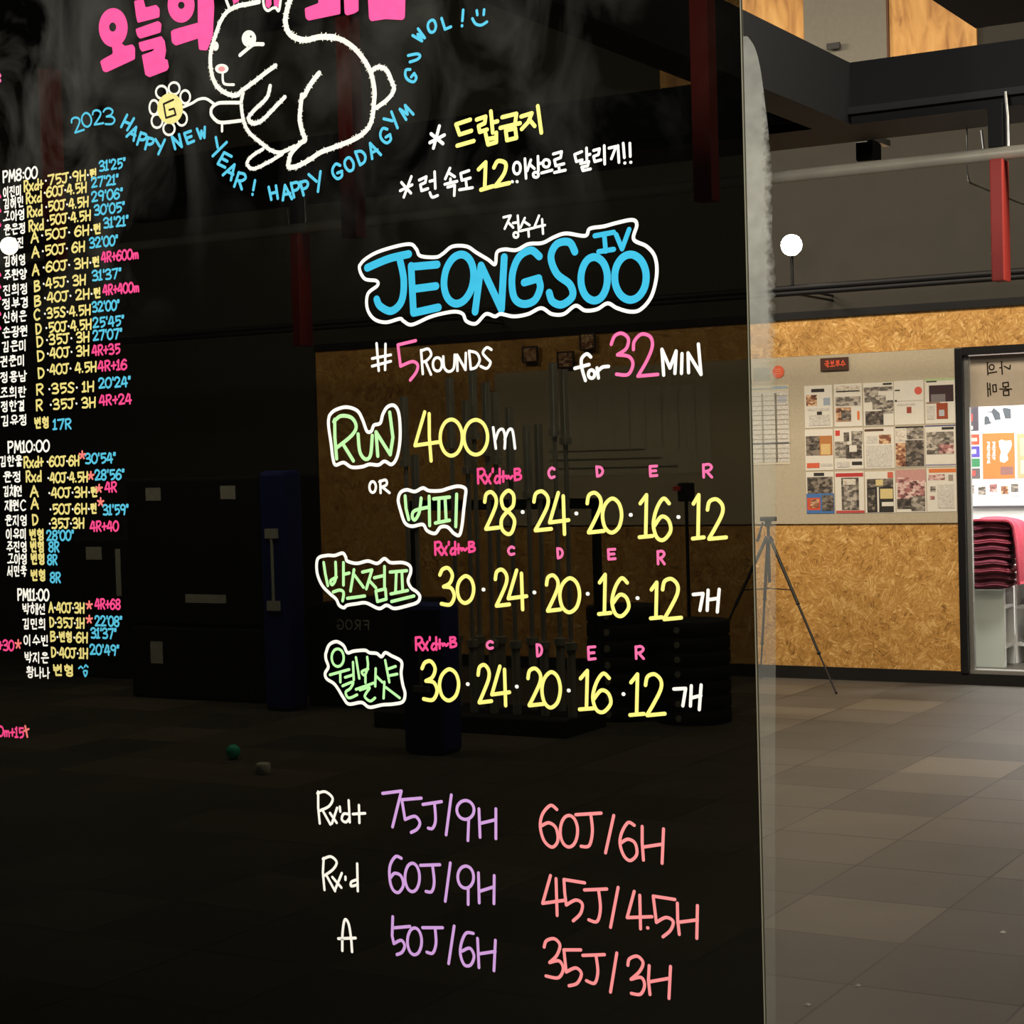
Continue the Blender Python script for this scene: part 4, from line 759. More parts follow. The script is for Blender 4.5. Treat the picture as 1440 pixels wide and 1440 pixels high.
for e_ in ('580,-60 636,-60 632,48 612,56 585,42', '255,-40 320,-40 310,12 270,34'): k = Ink(YBD, bmap); k.poly(T3(e_, R4), BP); k.done('ear_fill', rab, 'pink')
k = Ink(YBD, bmap); k.ell(280+405/5.54, 285/5.54, 1.3, 1.5, DK); k.done('rabbit_pupil', rab)
# flower
k = Ink(YBD, bmap)
for cx, cy, rx, ry in ((640, 850, 52, 58), (755, 815, 50, 55), (857, 893, 45, 60), (825, 1092, 48, 64), (708, 1185, 52, 58), (598, 1115, 50, 62), (570, 990, 42, 66)):
    for st, pts in S(E_(cx, cy, rx, ry), *R3): k.stroke(pts, 3.4, CW, st)
for st, pts in S('840,985 920,950 980,915 1050,910 1125,960', *R3): k.stroke(pts, 4, CW, st)
flo = k.done('flower_drawing', board, 'white outlined flower held by the rabbit')
k = Ink(YBD-.0002, bmap); k.ell(130+718/6.545, 1000/6.545, 118/6.545, 142/6.545, FY); fc = k.done('flower_centre', flo, 'yellow flower centre')
k = Ink(YBD-.0008, bmap)
for st, pts in S('-750,918 660,958 682,1086 772,1056 756,1000 712,1012', *R3): k.stroke(pts, 2.8, DK, st)
k.done('flower_letter', flo, 'dark angular letter G in the flower centre')
# ---- slogan
def arc(name, label, o, items, wd=4.3):
    k = Ink(YBD, bmap)
    for ch, cx, cy, h, an in items: k.rot(ch, o[0]+cx/o[2], o[1]+cy/o[2], h/o[2], an, wd, BL)
    return k.done(name, board, label)
R6 = (80, 120, 5.14); R7 = (340, 130, 5.14); R8 = (500, 0, 6.545)
arc('slogan_lettering', 'sky blue 2023', R6, [('2', 150, 285, 108, -15), ('0', 217, 250, 100, -10), ('2', 298, 232, 104, -6), ('3', 380, 225, 116, -4)], 3)
arc('slogan_lettering', 'sky blue HAPPY under the flower', R6, [('H', 512, 270, 96, 28), ('A', 556, 345, 92, 30), ('P', 618, 392, 90, 20), ('P', 672, 425, 86, 16), ('Y', 747, 445, 104, 3)])
arc('slogan_lettering', 'sky blue NEW', R6, [('N', 872, 408, 92, -16), ('E', 957, 378, 86, -16), ('W', 1050, 345, 76, -10)])
arc('slogan_lettering', 'sky blue YEAR with exclamation mark', R6, [('Y', 1165, 455, 132, 24), ('E', 1212, 540, 104, 32), ('A', 1262, 622, 108, 32), ('R', 1330, 690, 108, 20), ('!', 1424, 740, 105, 10)])
arc('slogan_lettering', 'sky blue HAPPY under the rabbit feet', R7, [('H', 230, 725, 92, -10), ('A', 325, 722, 104, -8), ('P', 394, 702, 104, -10), ('P', 460, 690, 98, -12), ('Y', 545, 648, 136, -14)])
arc('slogan_lettering', 'sky blue lettering curving up under the rabbit tail', R7, [('G', 690, 570, 106, -12), ('O', 778, 520, 96, -14), ('D', 864, 470, 106, -16), ('A', 955, 415, 108, -24), ('G', 1038, 312, 108, -22), ('Y', 1095, 208, 116, -42), ('M', 1190, 142, 88, -36)])
arc('slogan_lettering', 'sky blue lettering rising to a smiley', R8, [('G', 505, 697, 128, -40), ('U', 545, 527, 104, -105), ('W', 590, 330, 104, -48), ('O', 705, 242, 112, 0), ('L', 838, 215, 110, -14), ('!', 988, 168, 150, 4)])
piece('smiley_drawing', 'sky blue smiley face', board, ('-1118,98 1124,138;-1186,90 1182,136;1078,172 1108,220 1160,232 1212,202', *R8, 4.2, BL))

# ---- result lists on the left
PMK = HP
def srow(name=None, nx=5, ny=0, nx1=35, grade=None, data=None, time=None, star=None, tc=BL, h=13.6):
    k = Ink(YBD, bmap); main = data or time
    if data: k.line(data[0], data[1], data[2], data[3], h, 2.9, LY, W)
    else: k.line(time[0], time[1], time[2], time[3], h, 2.9, tc)
    row = k.done('score_row', board)
    if name: k = Ink(YBD, bmap); k.line(name, nx, ny, nx1, 14.5, 2.3, W); k.done('name_lettering', row, 'white')
    if grade: k = Ink(YBD, bmap); k.line(grade[0], grade[1], grade[2], grade[3], h+1, 3, LY); k.done('grade_lettering', row)
    if data and time: k = Ink(YBD, bmap); k.line(time[0], time[1], time[2], time[3], h, 2.9, tc); k.done('result_lettering', row, 'pink' if tc is HP else 'sky blue')
    if star:
        k = Ink(YBD, bmap)
        for a in range(5): k.stroke([star, (star[0]+4.2*math.cos(a*1.257-.3), star[1]+5.4*math.sin(a*1.257-.3))], 3, SR, True)
        k.done('star_mark', row, 'coral star')
def head(t, x0, y, x1):
    k = Ink(YBD, bmap); k.line(t, x0, y, x1, 15.5, 2.9, W); k.done('score_heading', board, 'white time heading above a list of results')
head('PM8:00', 4, 249, 53); head('PM10:00', 11, 629, 70); head('PM11:00', 25, 836, 69)
X4 = 31
srow('이진미', 5, 271, 31, ('Rxd+', 34, 262, 61), ('·75J·9H·런', 63, 254, 137), ("31'25\"", 140, 234, 177))
srow('김혜민', 5, 287, 34, ('Rxd', 37, 279, 59), ('·60J·4.5H', 62, 271, 122), ("27'21\"", 129, 257, 167))
srow('고아영', 5, 305, 36, ('Rxd', 39, 298, 60), ('·50J·4.5H', 64, 291, 125), ("29'06\"", 129, 277, 173))
srow('윤은정', 6, 324, 37, ('Rxd', 41, 318, 62), ('·50J·4.5H', 66, 310, 128), ("30'05\"", 133, 296, 176))
srow('이유진', 6, 344, 34, ('A', 44, 334, 55), ('·50J· 6H·런', 58, 331, 143), ("31'21\"", 146, 314, 181))
srow('김혜영', 6, 368, 37, ('A', 45, 355, 56), ('·50J· 6H', 59, 353, 120), ("32'00\"", 126, 342, 166))
srow('주환양', 6, 388, 38, ('A', 46, 380, 56), ('·60J· 3H·런', 60, 376, 141), ('4R+600m', 143, 362, 195), tc=HP)
srow('진희정', 5, 409, 40, ('B', 48, 403, 57), ('·45J· 3H', 60, 399, 121), ("31'37\"", 130, 388, 171))
srow('정부경', 4, 428, 41, ('B', 48, 424, 58), ('·40J· 2H·런', 62, 419, 143), ('4R+400m', 145, 408, 196), tc=HP)
srow('신혜은', 5, 447, 38, ('C', 48, 443, 57), ('·35S·4.5H', 62, 441, 128), ("32'00\"", 130, 432, 168))
srow('손광원', 4, 468, 40, ('D', 50, 463, 59), ('·50J·4.5H', 64, 461, 129), ("25'45\"", 131, 454, 175))
srow('김은미', 3, 488, 38, ('D', 51, 481, 61), ('·35J· 3H', 65, 478, 126), ("27'07\"", 131, 472, 172))
srow('권춘미', 1, 509, 36, ('D', 52, 501, 63), ('·40J· 3H', 66, 497, 126), ('4R+35', 130, 493, 169), tc=HP)
srow('정용남', 1, 531, 38, ('D', 53, 525, 63), ('·40J· 4.5H', 66, 520, 136), ('4R+16', 138, 515, 179), tc=HP)
srow('조희란', 1, 553, 37, ('R', 51, 548, 62), ('·35S· 1H', 68, 547, 133), ("20'24\"", 139, 539, 184))
srow('정한결', 2, 572, 36, ('R', 51, 570, 61), ('·35J· 3H', 70, 569, 135), ('4R+24', 140, 563, 185), tc=HP)
srow('김유정', 2, 592, 39, ('변형', 49, 595, 70), None, ('17R', 75, 597, 101))
srow('김한울', 0, 649, 32, ('Rxd+', 34, 650, 61), ('·60J·6H', 66, 649, 112), ("30'54\"", 120, 645, 163), (116, 640))
srow('윤정', 5, 671, 31, ('Rxd', 37, 670, 59), ('·40J·4.5H', 67, 672, 124), ("28'56\"", 134, 668, 175), (128, 669))
srow('김채연', 5, 691, 32, ('A', 43, 691, 55), ('·40J·3H·런', 68, 693, 138), ('4R', 148, 685, 165), (140, 687), HP)
srow('재원C', 7, 711, 37, ('A', 44, 708, 55), ('·50J·6H·런', 70, 716, 137), ("31'59\"", 145, 717, 181), (142, 706))
srow('윤지영', 8, 732, 39, ('D', 45, 731, 54), ('·35J·3H', 69, 736, 119), ('4R+40', 127, 740, 167), tc=HP)
srow('이유미', 9, 751, 38, ('변형', 42, 752, 63), None, ("28'00\"", 66, 753, 104))
srow('주진영', 10, 769, 39, ('변형', 43, 769, 63), None, ('8R', 69, 769, 84))
srow('고아영', 11, 786, 39, ('변형', 44, 786, 64), None, ('8R', 67, 787, 81))
srow('서민욱', 11, 803, 38, ('변형', 44, 809, 65), None, ('8R', 71, 812, 86))
srow('박해선', 32, 856, 65, None, ('A·40J·3H', 69, 854, 119), ('4R+68', 134, 849, 170), (126, 851), HP)
srow('김민희', 32, 877, 65, None, ('D·35J·1H', 70, 875, 119), ("22'08\"", 134, 873, 172), (126, 871))
srow('이수빈', 34, 900, 69, None, ('B·변형·6H', 71, 895, 124), ("31'37\"", 128, 890, 164))
srow('박지은', 35, 924, 69, None, ('D·40J·1H', 72, 917, 124), ("20'49\"", 127, 913, 168))
k = Ink(YBD, bmap); k.line('황나나', 38, 945, 70, 15, 2.3, W); k.line('변형', 75, 942, 105, 15, 3, LY); k.stroke([(111, 940), (114, 937), (117, 940)], 2.4, BL, True); k.stroke([(119, 938), (121, 935), (124, 938)], 2.4, BL, True); k.stroke([(118, 944), (123, 944), (120.5, 951), (118, 944)], 2.6, BL); k.done('score_row', board, 'row ending in a small blue face')
k = Ink(YBD, bmap); k.line('+30', -2, 907, 20, 14, 2.9, HP)
for a in range(5): k.stroke([(26, 906), (26+4*math.cos(a*1.257-.3), 906+6*math.sin(a*1.257-.3))], 3, SR, True)
k.done('score_row', board, 'pink row cut by the left edge')
k = Ink(YBD, bmap); k.line('0m+15', -2, 1028, 34, 14, 2.9, HP); k.stroke([(36, 1021), (39, 1036)], 3.4, SR, True); k.stroke([(34, 1028), (41, 1025)], 3, SR, True); k.done('score_row', board, 'lowest pink row at the left edge')
k = Ink(YBD, bmap)
for y in (275, 295, 315, 385, 402, 418, 440, 460, 105, 112): k.stroke([(-2, y-3), (1, y+2)], 4, HP if y > 120 else PK, True)
k.done('score_row', board, 'pink stroke ends at the left edge')

# ---- lettering on the door film and the small sign (same stroke font, mirrored as seen)
def fmap_at(Y, px0, mirror=False):
    def mp(x, y):
        d = ray(x, y); t = Y/d.y; return d.x*t, H+d.z*t, t/FPX
    return mp
k = Ink(fy-.0005, fmap_at(fy-.0005, 0))
FR = (1330, 470, 5.333)
for data in ('-312,212 316,305;' + E_(345, 248, 18, 20) + ';-322,292 382,282', '-418,205 424,300;-405,252 418,250;-484,232 480,262 438,240', '-312,366 318,466;-330,370 336,456;-352,382 356,432 380,430 376,378 352,382;-318,412 330,410', '-428,366 430,396 470,392 468,360 428,366;-405,412 494,412;-448,396 448,412;-432,426 434,460 474,458 472,422 432,426'):
    for st, pts in S(data, *FR): k.stroke(pts, 1.9, DK, st)
k.done('film_lettering', film, 'dark mirrored handwriting')
X0, Z0, X1, Z1 = wall_rect(1154.5, 503, 1193.5, 521, YPp)
mb = MB(); mb.box(X0, YPp-.012, Z0, X1, YPp, Z1, flat('sign_brown', srgb(74, 44, 34), .6)); sg = mb.build('sign'); tag(sg, 'small dark brown sign with red lettering above the posters', 'sign')
k = Ink(YPp-.0125, fmap_at(YPp-.0125, 0)); SRD = flat('sign_red', srgb(226, 92, 60), .6)
k.line('국보투수', 1159.5, 512.5, 1189, 9, 1.5, SRD); k.done('sign_lettering', sg, 'red lettering')

# ============================================================ SHOP CONTENTS
def spr(name, label, cat, box, blocks, base=None, group=None): return poster(name, label, cat, box, blocks, SY1-.001, group, base, .003)
GS = 'posters on the shop wall behind the glass door'
spr('poster', 'dark poster at the upper left behind the glass door', 'poster', (1350, 572, 1376, 606), [(.45, .3, .7, .6, (220, 80, 80)), (.4, .8, .7, .95, M['paper'])], lum((90, 84, 92)), GS)
pz_ = spr('poster', 'white poster with grey sneakers above the orange poster', 'poster', (1378, 570, 1426, 606), [(.6, .84, .9, .88, (190, 170, 180))], M['white'], GS)
k = Ink(SY1-.006, fmap_at(SY1-.006, 0)); GS1 = lum((92, 98, 104))
for data in ('280,580 345,588 370,645 412,640 405,590 360,552 340,580', '425,560 445,632 490,632 488,560 440,550', '290,622 290,680 345,668 330,650 322,622 305,612'): k.poly([(1330+a/5.333, 470+b_/5.333) for a, b_ in P_(data)], GS1)
k.done('sneaker_print', pz_, 'grey sneaker silhouettes')
spr('poster', 'white poster at the right edge, upper row behind the glass door', 'poster', (1428, 568, 1476, 605), [(.1, .2, .8, .7, (214, 216, 222))], M['white'], GS)
spr('poster', 'poster of red, purple, green and grey bands behind the glass door', 'poster', (1346, 611, 1378, 673), [(.0, .0, 1, .24, (226, 92, 70)), (0, .27, 1, .52, (96, 84, 176)), (0, .55, 1, .74, (72, 140, 96)), (0, .77, 1, 1, (110, 100, 100)), (.5, .08, .9, .16, (240, 190, 180)), (.55, .34, .85, .44, M['white']), (.5, .82, .8, .94, (220, 90, 84))], M['white'], GS)
og = spr('poster', 'orange poster with a white animal shape behind the glass door', 'poster', (1382, 609, 1427, 673), [(.55, .74, .95, .92, (150, 110, 104))], lum((232, 128, 72)), GS)
k = Ink(SY1-.006, fmap_at(SY1-.006, 0))
k.poly([(1330+a/5.333, 470+b_/5.333) for a, b_ in P_('398,800 420,790 450,800 490,795 496,830 482,870 460,900 470,940 440,965 408,955 405,920 415,880 400,840')], M['white'])
for x in (322, 362):
    for y in range(806, 960 if x < 340 else 930, 28): k.box('모' if (y//28) % 2 else '기', 1330+(x-14)/5.333, 470+y/5.333, 1330+(x+12)/5.333, 470+(y+22)/5.333, 1.1, M['white'])
k.done('poster_print', og, 'white animal shape and lettering')
spr('poster', 'pale orange poster at the right edge behind the glass door', 'poster', (1430.5, 609, 1476, 672), [(.1, .1, .9, .5, (236, 190, 160)), (.1, .6, .9, .9, (240, 200, 176))], lum((236, 170, 130)), GS)
for i, (x, y) in enumerate(((1365, 690), (1381, 692), (1397, 688), (1413, 691), (1427, 688))):
    spr('snapshot', ['first', 'second', 'middle', 'fourth', 'last'][i]+' small snapshot from the left in the row under the shop posters', 'snapshot', (x-6.5, y-9, x+6.5, y+9), [(.1, .08, .9, .72, ['mono', 'mono', 'rosy', 'warm', 'mono'][i])], M['white'], 'row of small snapshots on the shop wall')
X0, Z0, X1, Z1 = wall_rect(1340, 711, 1480, 714.5, SY1)
mb = MB(); mb.box(SX0+.01, SY1-.04, Z0, SX1-.01, SY1-.0005, Z1, flat('grey_rail', srgb(90, 86, 88))); struct('trim_2', mb, 'thin grey rail along the white shop wall under the snapshots', 'trim')
# cubby unit near the door, open towards +X, end panel facing the viewer
YU = YF+.95
ux0 = onY(1355, 850, YU).x; ux1 = onY(1411.5, 880, YU).x
YU2 = onX(1426.5, 880, ux1).y
ut = onY(1385, 829, YU-.09).z-.006
unit = empty('cubby_unit', ((ux0+ux1)/2, YU, 0), 'white cubby unit with a grey green end panel just inside the glass door', 'cubby unit')
mb = MB(); mb.box(ux0, YU, 0, ux1, YU+.018, ut, M['cab']); mb.build('end_panel', unit)
mb = MB(); mb.box(ux0, YU+.018, 0, ux0+.016, YU2, ut, M['white']); mb.box(ux0, YU2-.016, 0, ux1, YU2, ut, M['white']); mb.box(ux1-.006, YU+.018, 0, ux1+.002, YU+.05, ut, M['white']); mb.build('carcass', unit)
for yp in (855, 911, 960):
    z = onY(1412, yp, YU).z
    mb = MB(); mb.box(ux0+.016, YU+.018, z-.01, ux1, YU2-.016, z+.01, M['white']); mb.build('shelf', unit)
# back unit facing the viewer
bx0 = onY(1427.5, 880, YU2+.01).x; bz = [onY(1434, y, YU2+.01).z for y in (809, 854, 906, 960)]
unit2 = empty('cubby_unit', (bx0+.5, YU2+.2, 0), 'white open shoe shelf facing the glass door at the right edge', 'cubby unit')
mb = MB(); by0, by1 = YU2+.01, YU2+.33
for x in (bx0, bx0+.45, bx0+.9): mb.box(x, by0, 0, x+.016, by1, bz[0]+.01, M['white'])
mb.box(bx0, by1-.01, 0, bx0+.916, by1, bz[0]+.01, M['white']); mb.build('carcass', unit2)
for z in bz:
    if z < .02: continue
    mb = MB(); mb.box(bx0+.016, by0, z-.012, bx0+.9, by1-.012, z+.012, M['white']); mb.build('shelf', unit2)
def shoe(x, y, z, label, s=1.0, mat=None):
    n = 9; mb = MB(); prof = [(-.13, .05, .03), (-.12, .075, .036), (-.07, .085, .04), (-.02, .075, .042), (.03, .055, .045), (.08, .042, .046), (.12, .034, .036), (.145, .02, .02)]
    rings = []
    for px, hh, hw in prof:
        rings.append([(x+hw*s*math.cos(t), y+px*s, z+.012+hh*s*max(0, math.sin(t))) for t in [math.pi*j/n for j in range(n+1)]])
    vs = [v for g in rings for v in g]; m_ = n+1
    fs = [(i*m_+j, i*m_+j+1, (i+1)*m_+j+1, (i+1)*m_+j) for i in range(len(rings)-1) for j in range(n)]
    mb.add(vs, fs, mat or M['shoe'], True); mb.add(rings[0], [list(range(m_))], mat or M['shoe']); mb.add(rings[-1], [list(range(m_))[::-1]], mat or M['shoe'])
    o = mb.build('shoe'); tag(o, label, 'shoe', 'shoes in the white shoe shelf')
    ms = MB(); ms.box(x-.046*s, y-.13*s, z+.001, x+.046*s, y+.14*s, z+.016, flat('shoe_sole', srgb(120, 116, 120)), .006); ms.build('sole', o)
shoe(bx0+.10, by0+.16, bz[0]+.012, 'dark shoe on top of the white shoe shelf beside the red cloth', 1.0)
shoe(bx0+.10, by0+.16, bz[1]+.012, 'dark shoe on the upper shelf of the white shoe shelf', 1.05, flat('black_shoe', srgb(38, 36, 40)))
shoe(bx0+.10, by0+.16, bz[2]+.012, 'navy shoe on the lower shelf of the white shoe shelf', 1.2, flat('navy_shoe', srgb(44, 46, 92)))
# stack of folded shirts on the near unit
def cloth(z0, th, x0, x1, y0, y1, mat, label, seed):
    rnd = random.Random(seed); nx, ny = 16, 14; vs = []; fs = []
    ph = 1.3+seed*.12; ph2 = 2.1-seed*.1
    def edge(u): return 1-max(0, abs(u*2-1)-.82)/.18
    for side in (1, -1):
        for i in range(nx+1):
            for j in range(ny+1):
                u, v = i/nx, j/ny; e = math.sqrt(max(0, min(edge(u), edge(v))))
                wob = .006*math.sin(u*9+ph)+.005*math.sin(v*7+ph2)
                z = z0+th/2+wob+side*th*.5*(.25+.75*e)
                vs.append((x0+(x1-x0)*u+.006*math.sin(v*11+ph), y0+(y1-y0)*v+.006*math.sin(u*13+ph2), z))
    k_ = (nx+1)*(ny+1)
    for i in range(nx):
        for j in range(ny):
            a = i*(ny+1)+j; fs.append((a, a+ny+1, a+ny+2, a+1)); fs.append((k_+a, k_+a+1, k_+a+ny+2, k_+a+ny+1))
    bd = [i*(ny+1) for i in range(nx+1)]+[nx*(ny+1)+j for j in range(1, ny+1)]+[i*(ny+1)+ny for i in range(nx-1, -1, -1)]+[j for j in range(ny-1, 0, -1)]
    for a, b_ in zip(bd, bd[1:]+bd[:1]): fs.append((a, b_, k_+b_, k_+a))
    mb = MB(); mb.add(vs, fs, mat, True); o = mb.build('folded_shirt'); tag(o, label, 'shirt', 'stack of folded shirts on the cubby unit'); return o
ys0 = YU-.09
zs0 = onY(1385, 828, ys0).z; zs1 = onY(1385, 738, ys0).z
xs0 = ux0+.005; xs1 = onY(1421, 780, ys0).x
N_ = 9; th = (zs1-zs0)/N_
names_ = ['lowest', 'second from the bottom', 'third from the bottom', 'fourth from the bottom', 'middle', 'fourth from the top', 'third from the top', 'second from the top', 'topmost dark']
mb = MB(); mb.box(ux0, ys0+.02, ut, ux1, YU2, ut+.004, M['white']); mb.build('top_board', unit)
for i in range(N_):
    cloth(zs0+i*th, th*.99, xs0, xs1-.03+.03*i/N_+random.uniform(-.012, .012), ys0+random.uniform(-.01, .01), ys0+.30, M['maroon'] if i % 4 != 2 else flat('dusty_maroon_cloth', srgb(140, 56, 70), .95, noise=.15, scale=40, bump=.3), names_[i]+' maroon folded shirt in the stack behind the glass door', i)
zd = onY(1430, 822, ys0).z
prof = smooth([(xs0-.01, zs1+.02), (xs0+.12, zs1+.034), (xs1-.08, zs1+.036), (xs1+.0, zs1+.014), (xs1+.035, zs1-.06), (xs1+.05, (zs1+zd)/2), (xs1+.065, zd)], 6)
vs = []; fs = []; ny = 18; th_ = .024
for sd in (0, 1):
    for i, (px, pzz) in enumerate(prof):
        a_, b_ = Vector(prof[max(i-1, 0)]), Vector(prof[min(i+1, len(prof)-1)]); t_ = (b_-a_).normalized(); n_ = Vector((t_.y, -t_.x))*-1
        for j in range(ny+1):
            v = j/ny; u = i/len(prof); rp_ = .006*math.sin(v*14+u*3)+.005*math.sin(u*16+v*5)
            o_ = rp_*(u > .1)-(th_ if sd else 0)*(.4+.6*min(1, min(v, 1-v)/.12))
            vs.append((px+n_.x*o_, ys0-.012+.34*v+.008*math.sin(u*12), pzz+n_.y*o_))
np_ = len(prof); k_ = np_*(ny+1)
for i in range(np_-1):
    for j in range(ny):
        a_ = i*(ny+1)+j; fs.append((a_, a_+ny+1, a_+ny+2, a_+1)); fs.append((k_+a_, k_+a_+1, k_+a_+ny+2, k_+a_+ny+1))
bd = [i*(ny+1) for i in range(np_)]+[(np_-1)*(ny+1)+j for j in range(1, ny+1)]+[i*(ny+1)+ny for i in range(np_-2, -1, -1)]+[j for j in range(ny-1, 0, -1)]
for a_, b_ in zip(bd, bd[1:]+bd[:1]): fs.append((a_, b_, k_+b_, k_+a_))
mb = MB(); mb.add(vs, fs, M['pink'], True); tag(mb.build('draped_shirt'), 'bright pink red shirt draped over the top and right side of the maroon stack', 'shirt')

# ============================================================ TRIPOD
hx = onY(1080, 730, YF-.48).x; hy = YF-.48
Rf = onZ(1176, 976); Mf = Vector((onY(1069, 945, YF-.12).x, YF-.12, 0)); 
ctr = Vector((hx, hy, 0)); Lf = Vector((hx-.36, hy-.42, 0))
zh = onY(1079, 730, hy).z; zc = onY(1081, 760, hy).z
tri = empty('tripod', ctr, 'slim dark camera tripod standing in front of the strand board wall', 'tripod')
for F_ in (Rf, Mf, Lf):
    top = Vector((hx, hy, zc))+(F_-ctr).normalized()*.025
    mb = MB(); a = top.lerp(F_, .42); b_ = top.lerp(F_, .74); mb.tube([top, a], .011, M['tripod'], 10); mb.tube([a, b_], .0085, M['tripod'], 10); mb.tube([b_, F_+Vector((0, 0, .006))], .0062, M['tripod'], 10)
    for q_ in (a, b_): mb.sphere(q_, .013, M['tripod'], n=8)
    lg = mb.build('leg', tri); mb = MB(); mb.sphere(F_+Vector((0, 0, .009)), .0085, M['foam'], n=8); mb.build('foot', lg)
    mb = MB(); mb.tube([Vector((hx, hy, top.lerp(F_, .33).z)), top.lerp(F_, .33)], .004, M['tripod'], 6); mb.build('brace', tri)
mb = MB(); mb.cyl((hx, hy, zc-.28), (hx, hy, zh-.01), .010, M['tripod'], 12); mb.build('centre_column', tri)
mb = MB(); mb.tube([(hx, hy, zc-.02), (hx, hy, zc), (hx, hy, zc+.03)], [.03, .036, .02], M['tripod'], 14); mb.build('collar', tri)
mb = MB(); mb.box(hx-.05, hy-.025, zh-.014, hx+.055, hy+.025, zh+.016, M['tripod'], .006); mb.box(hx-.018, hy-.018, zh-.05, hx+.018, hy+.018, zh-.014, M['tripod'], .004); mb.build('mount_head', tri)
mb = MB(); mb.tube([(hx-.03, hy-.02, zh-.02), (hx-.05, hy-.05, zh-.12)], .007, M['tripod'], 8); mb.tube([(hx-.045, hy-.042, zh-.1), (hx-.056, hy-.058, zh-.145)], .011, M['foam'], 8); mb.build('pan_handle', tri)

# ============================================================ GYM REFLECTED IN THE BLACK BOARD, BUILT BEHIND IT
# barbells upright in a floor rack
ry = 9.2
xa = onY(575, 900, ry).x; xb = onY(800, 900, ry).x
rk = empty('barbell_rack', ((xa+xb)/2, ry, 0), 'floor rack holding upright barbells behind the black board', 'rack')
mb = MB(); mb.box(xa-.1, ry-.25, 0, xb+.1, ry+.25, .10, M['foam'], .01); mb.build('base', rk)
mb = MB(); mb.box(xa-.1, ry+.2, .1, xa-.06, ry+.24, 1.3, M['black']); mb.box(xb+.06, ry+.2, .1, xb+.1, ry+.24, 1.3, M['black']); mb.box(xa-.1, ry+.2, 1.26, xb+.1, ry+.24, 1.32, M['black']); mb.build('back_frame', rk)
def barbell(x, y, zt, label):
    o = empty('barbell', (x, y, .1), label, 'barbell', 'upright barbells in the floor rack')
    mb = MB(); mb.cyl((x, y, .5), (x, y, zt-.4), .014, M['chrome'], 10); mb.build('shaft', o)
    for a, b_ in ((.101, .5), (zt-.4, zt)): mb = MB(); mb.cyl((x, y, a), (x, y, b_), .025, M['chrome'], 12); mb.build('sleeve', o)
    for a in (.5, zt-.4): mb = MB(); mb.cyl((x, y, a-.02), (x, y, a+.02), .036, M['chrome'], 12); mb.build('collar', o)
bars = ((575, 1.95), (588, 1.6), (640, 2.05), (662, 1.9), (672, 2.1), (690, 2.0), (702, 1.95), (722, 1.85), (746, 1.75), (762, 1.75), (785, 2.1), (800, 2.05))
for i, (px, zt_) in enumerate(bars): barbell(onY(px, 800, ry+(-.1 if i % 2 else .1)).x, ry+(-.1 if i % 2 else .1), zt_, 'upright steel barbell, '+['leftmost', 'second', 'third', 'fourth', 'fifth', 'sixth', 'seventh', 'eighth', 'ninth', 'tenth', 'eleventh', 'last'][i]+' from the left in the rack behind the black board')
# black plate stacks
def plates(px0, px1, py0, Y, label):
    x0, x1 = onY(px0, 950, Y).x, onY(px1, 950, Y).x; r_ = (x1-x0)/2; top = onY((px0+px1)/2, py0, Y).z; n = 7; h = top/n
    for i in range(n):
        mb = MB(); c_ = ((x0+x1)/2, Y+r_); nn = 40
        mb.tube([(c_[0], c_[1], i*h+.001), (c_[0], c_[1], i*h+h*.12), (c_[0], c_[1], i*h+h*.5), (c_[0], c_[1], i*h+h*.88), (c_[0], c_[1], (i+1)*h-.001)], [r_*.95, r_, r_, r_, r_*.95], M['foam'], nn)
        o = mb.build('bumper_plate'); tag(o, ['lowest', 'second', 'third', 'fourth', 'fifth', 'sixth', 'top'][i]+' black bumper plate of the '+label, 'weight plate', 'stacked black bumper plates')
        mb = MB(); mb.cyl((c_[0], c_[1]-r_+.0, i*h+h*.5), (c_[0], c_[1]-r_-.004, i*h+h*.5), h*.22, M['chrome'], 12); mb.build('hub', o)
plates(808, 902, 855, 9.6, 'left plate stack seen through the black board'); plates(905, 1002, 876, 9.6, 'right plate stack seen through the black board')
# blue pads
for px0, px1, y0, y1, Y, lb in ((366, 402, 662, 880, 9.33, 'tall blue pad beside the black storage boxes'), (560, 617, 850, 1010, 8.2, 'blue pad in front of the barbell rack')):
    x0, x1 = onY(px0, 800, Y).x, onY(px1, 800, Y).x; zt_ = onY((px0+px1)/2, y0, Y).z
    o = empty('blue_pad', ((x0+x1)/2, Y, 0), lb, 'pad'); mb = MB(); mb.box(x0, Y, .0, x1, Y+.2, zt_, M['navy'], .03); mb.build('cushion', o)
    mb = MB(); mb.box((x0+x1)/2-.05, Y-.012, zt_*.72, (x0+x1)/2+.05, Y+.005, zt_*.76, M['tag']); mb.box((x0+x1)/2-.008, Y-.01, zt_*.45, (x0+x1)/2+.008, Y+.004, zt_*.72, M['tag']); mb.box((x0+x1)/2-.05, Y-.012, zt_*.42, (x0+x1)/2+.05, Y+.005, zt_*.46, M['tag']); mb.build('strap', o)
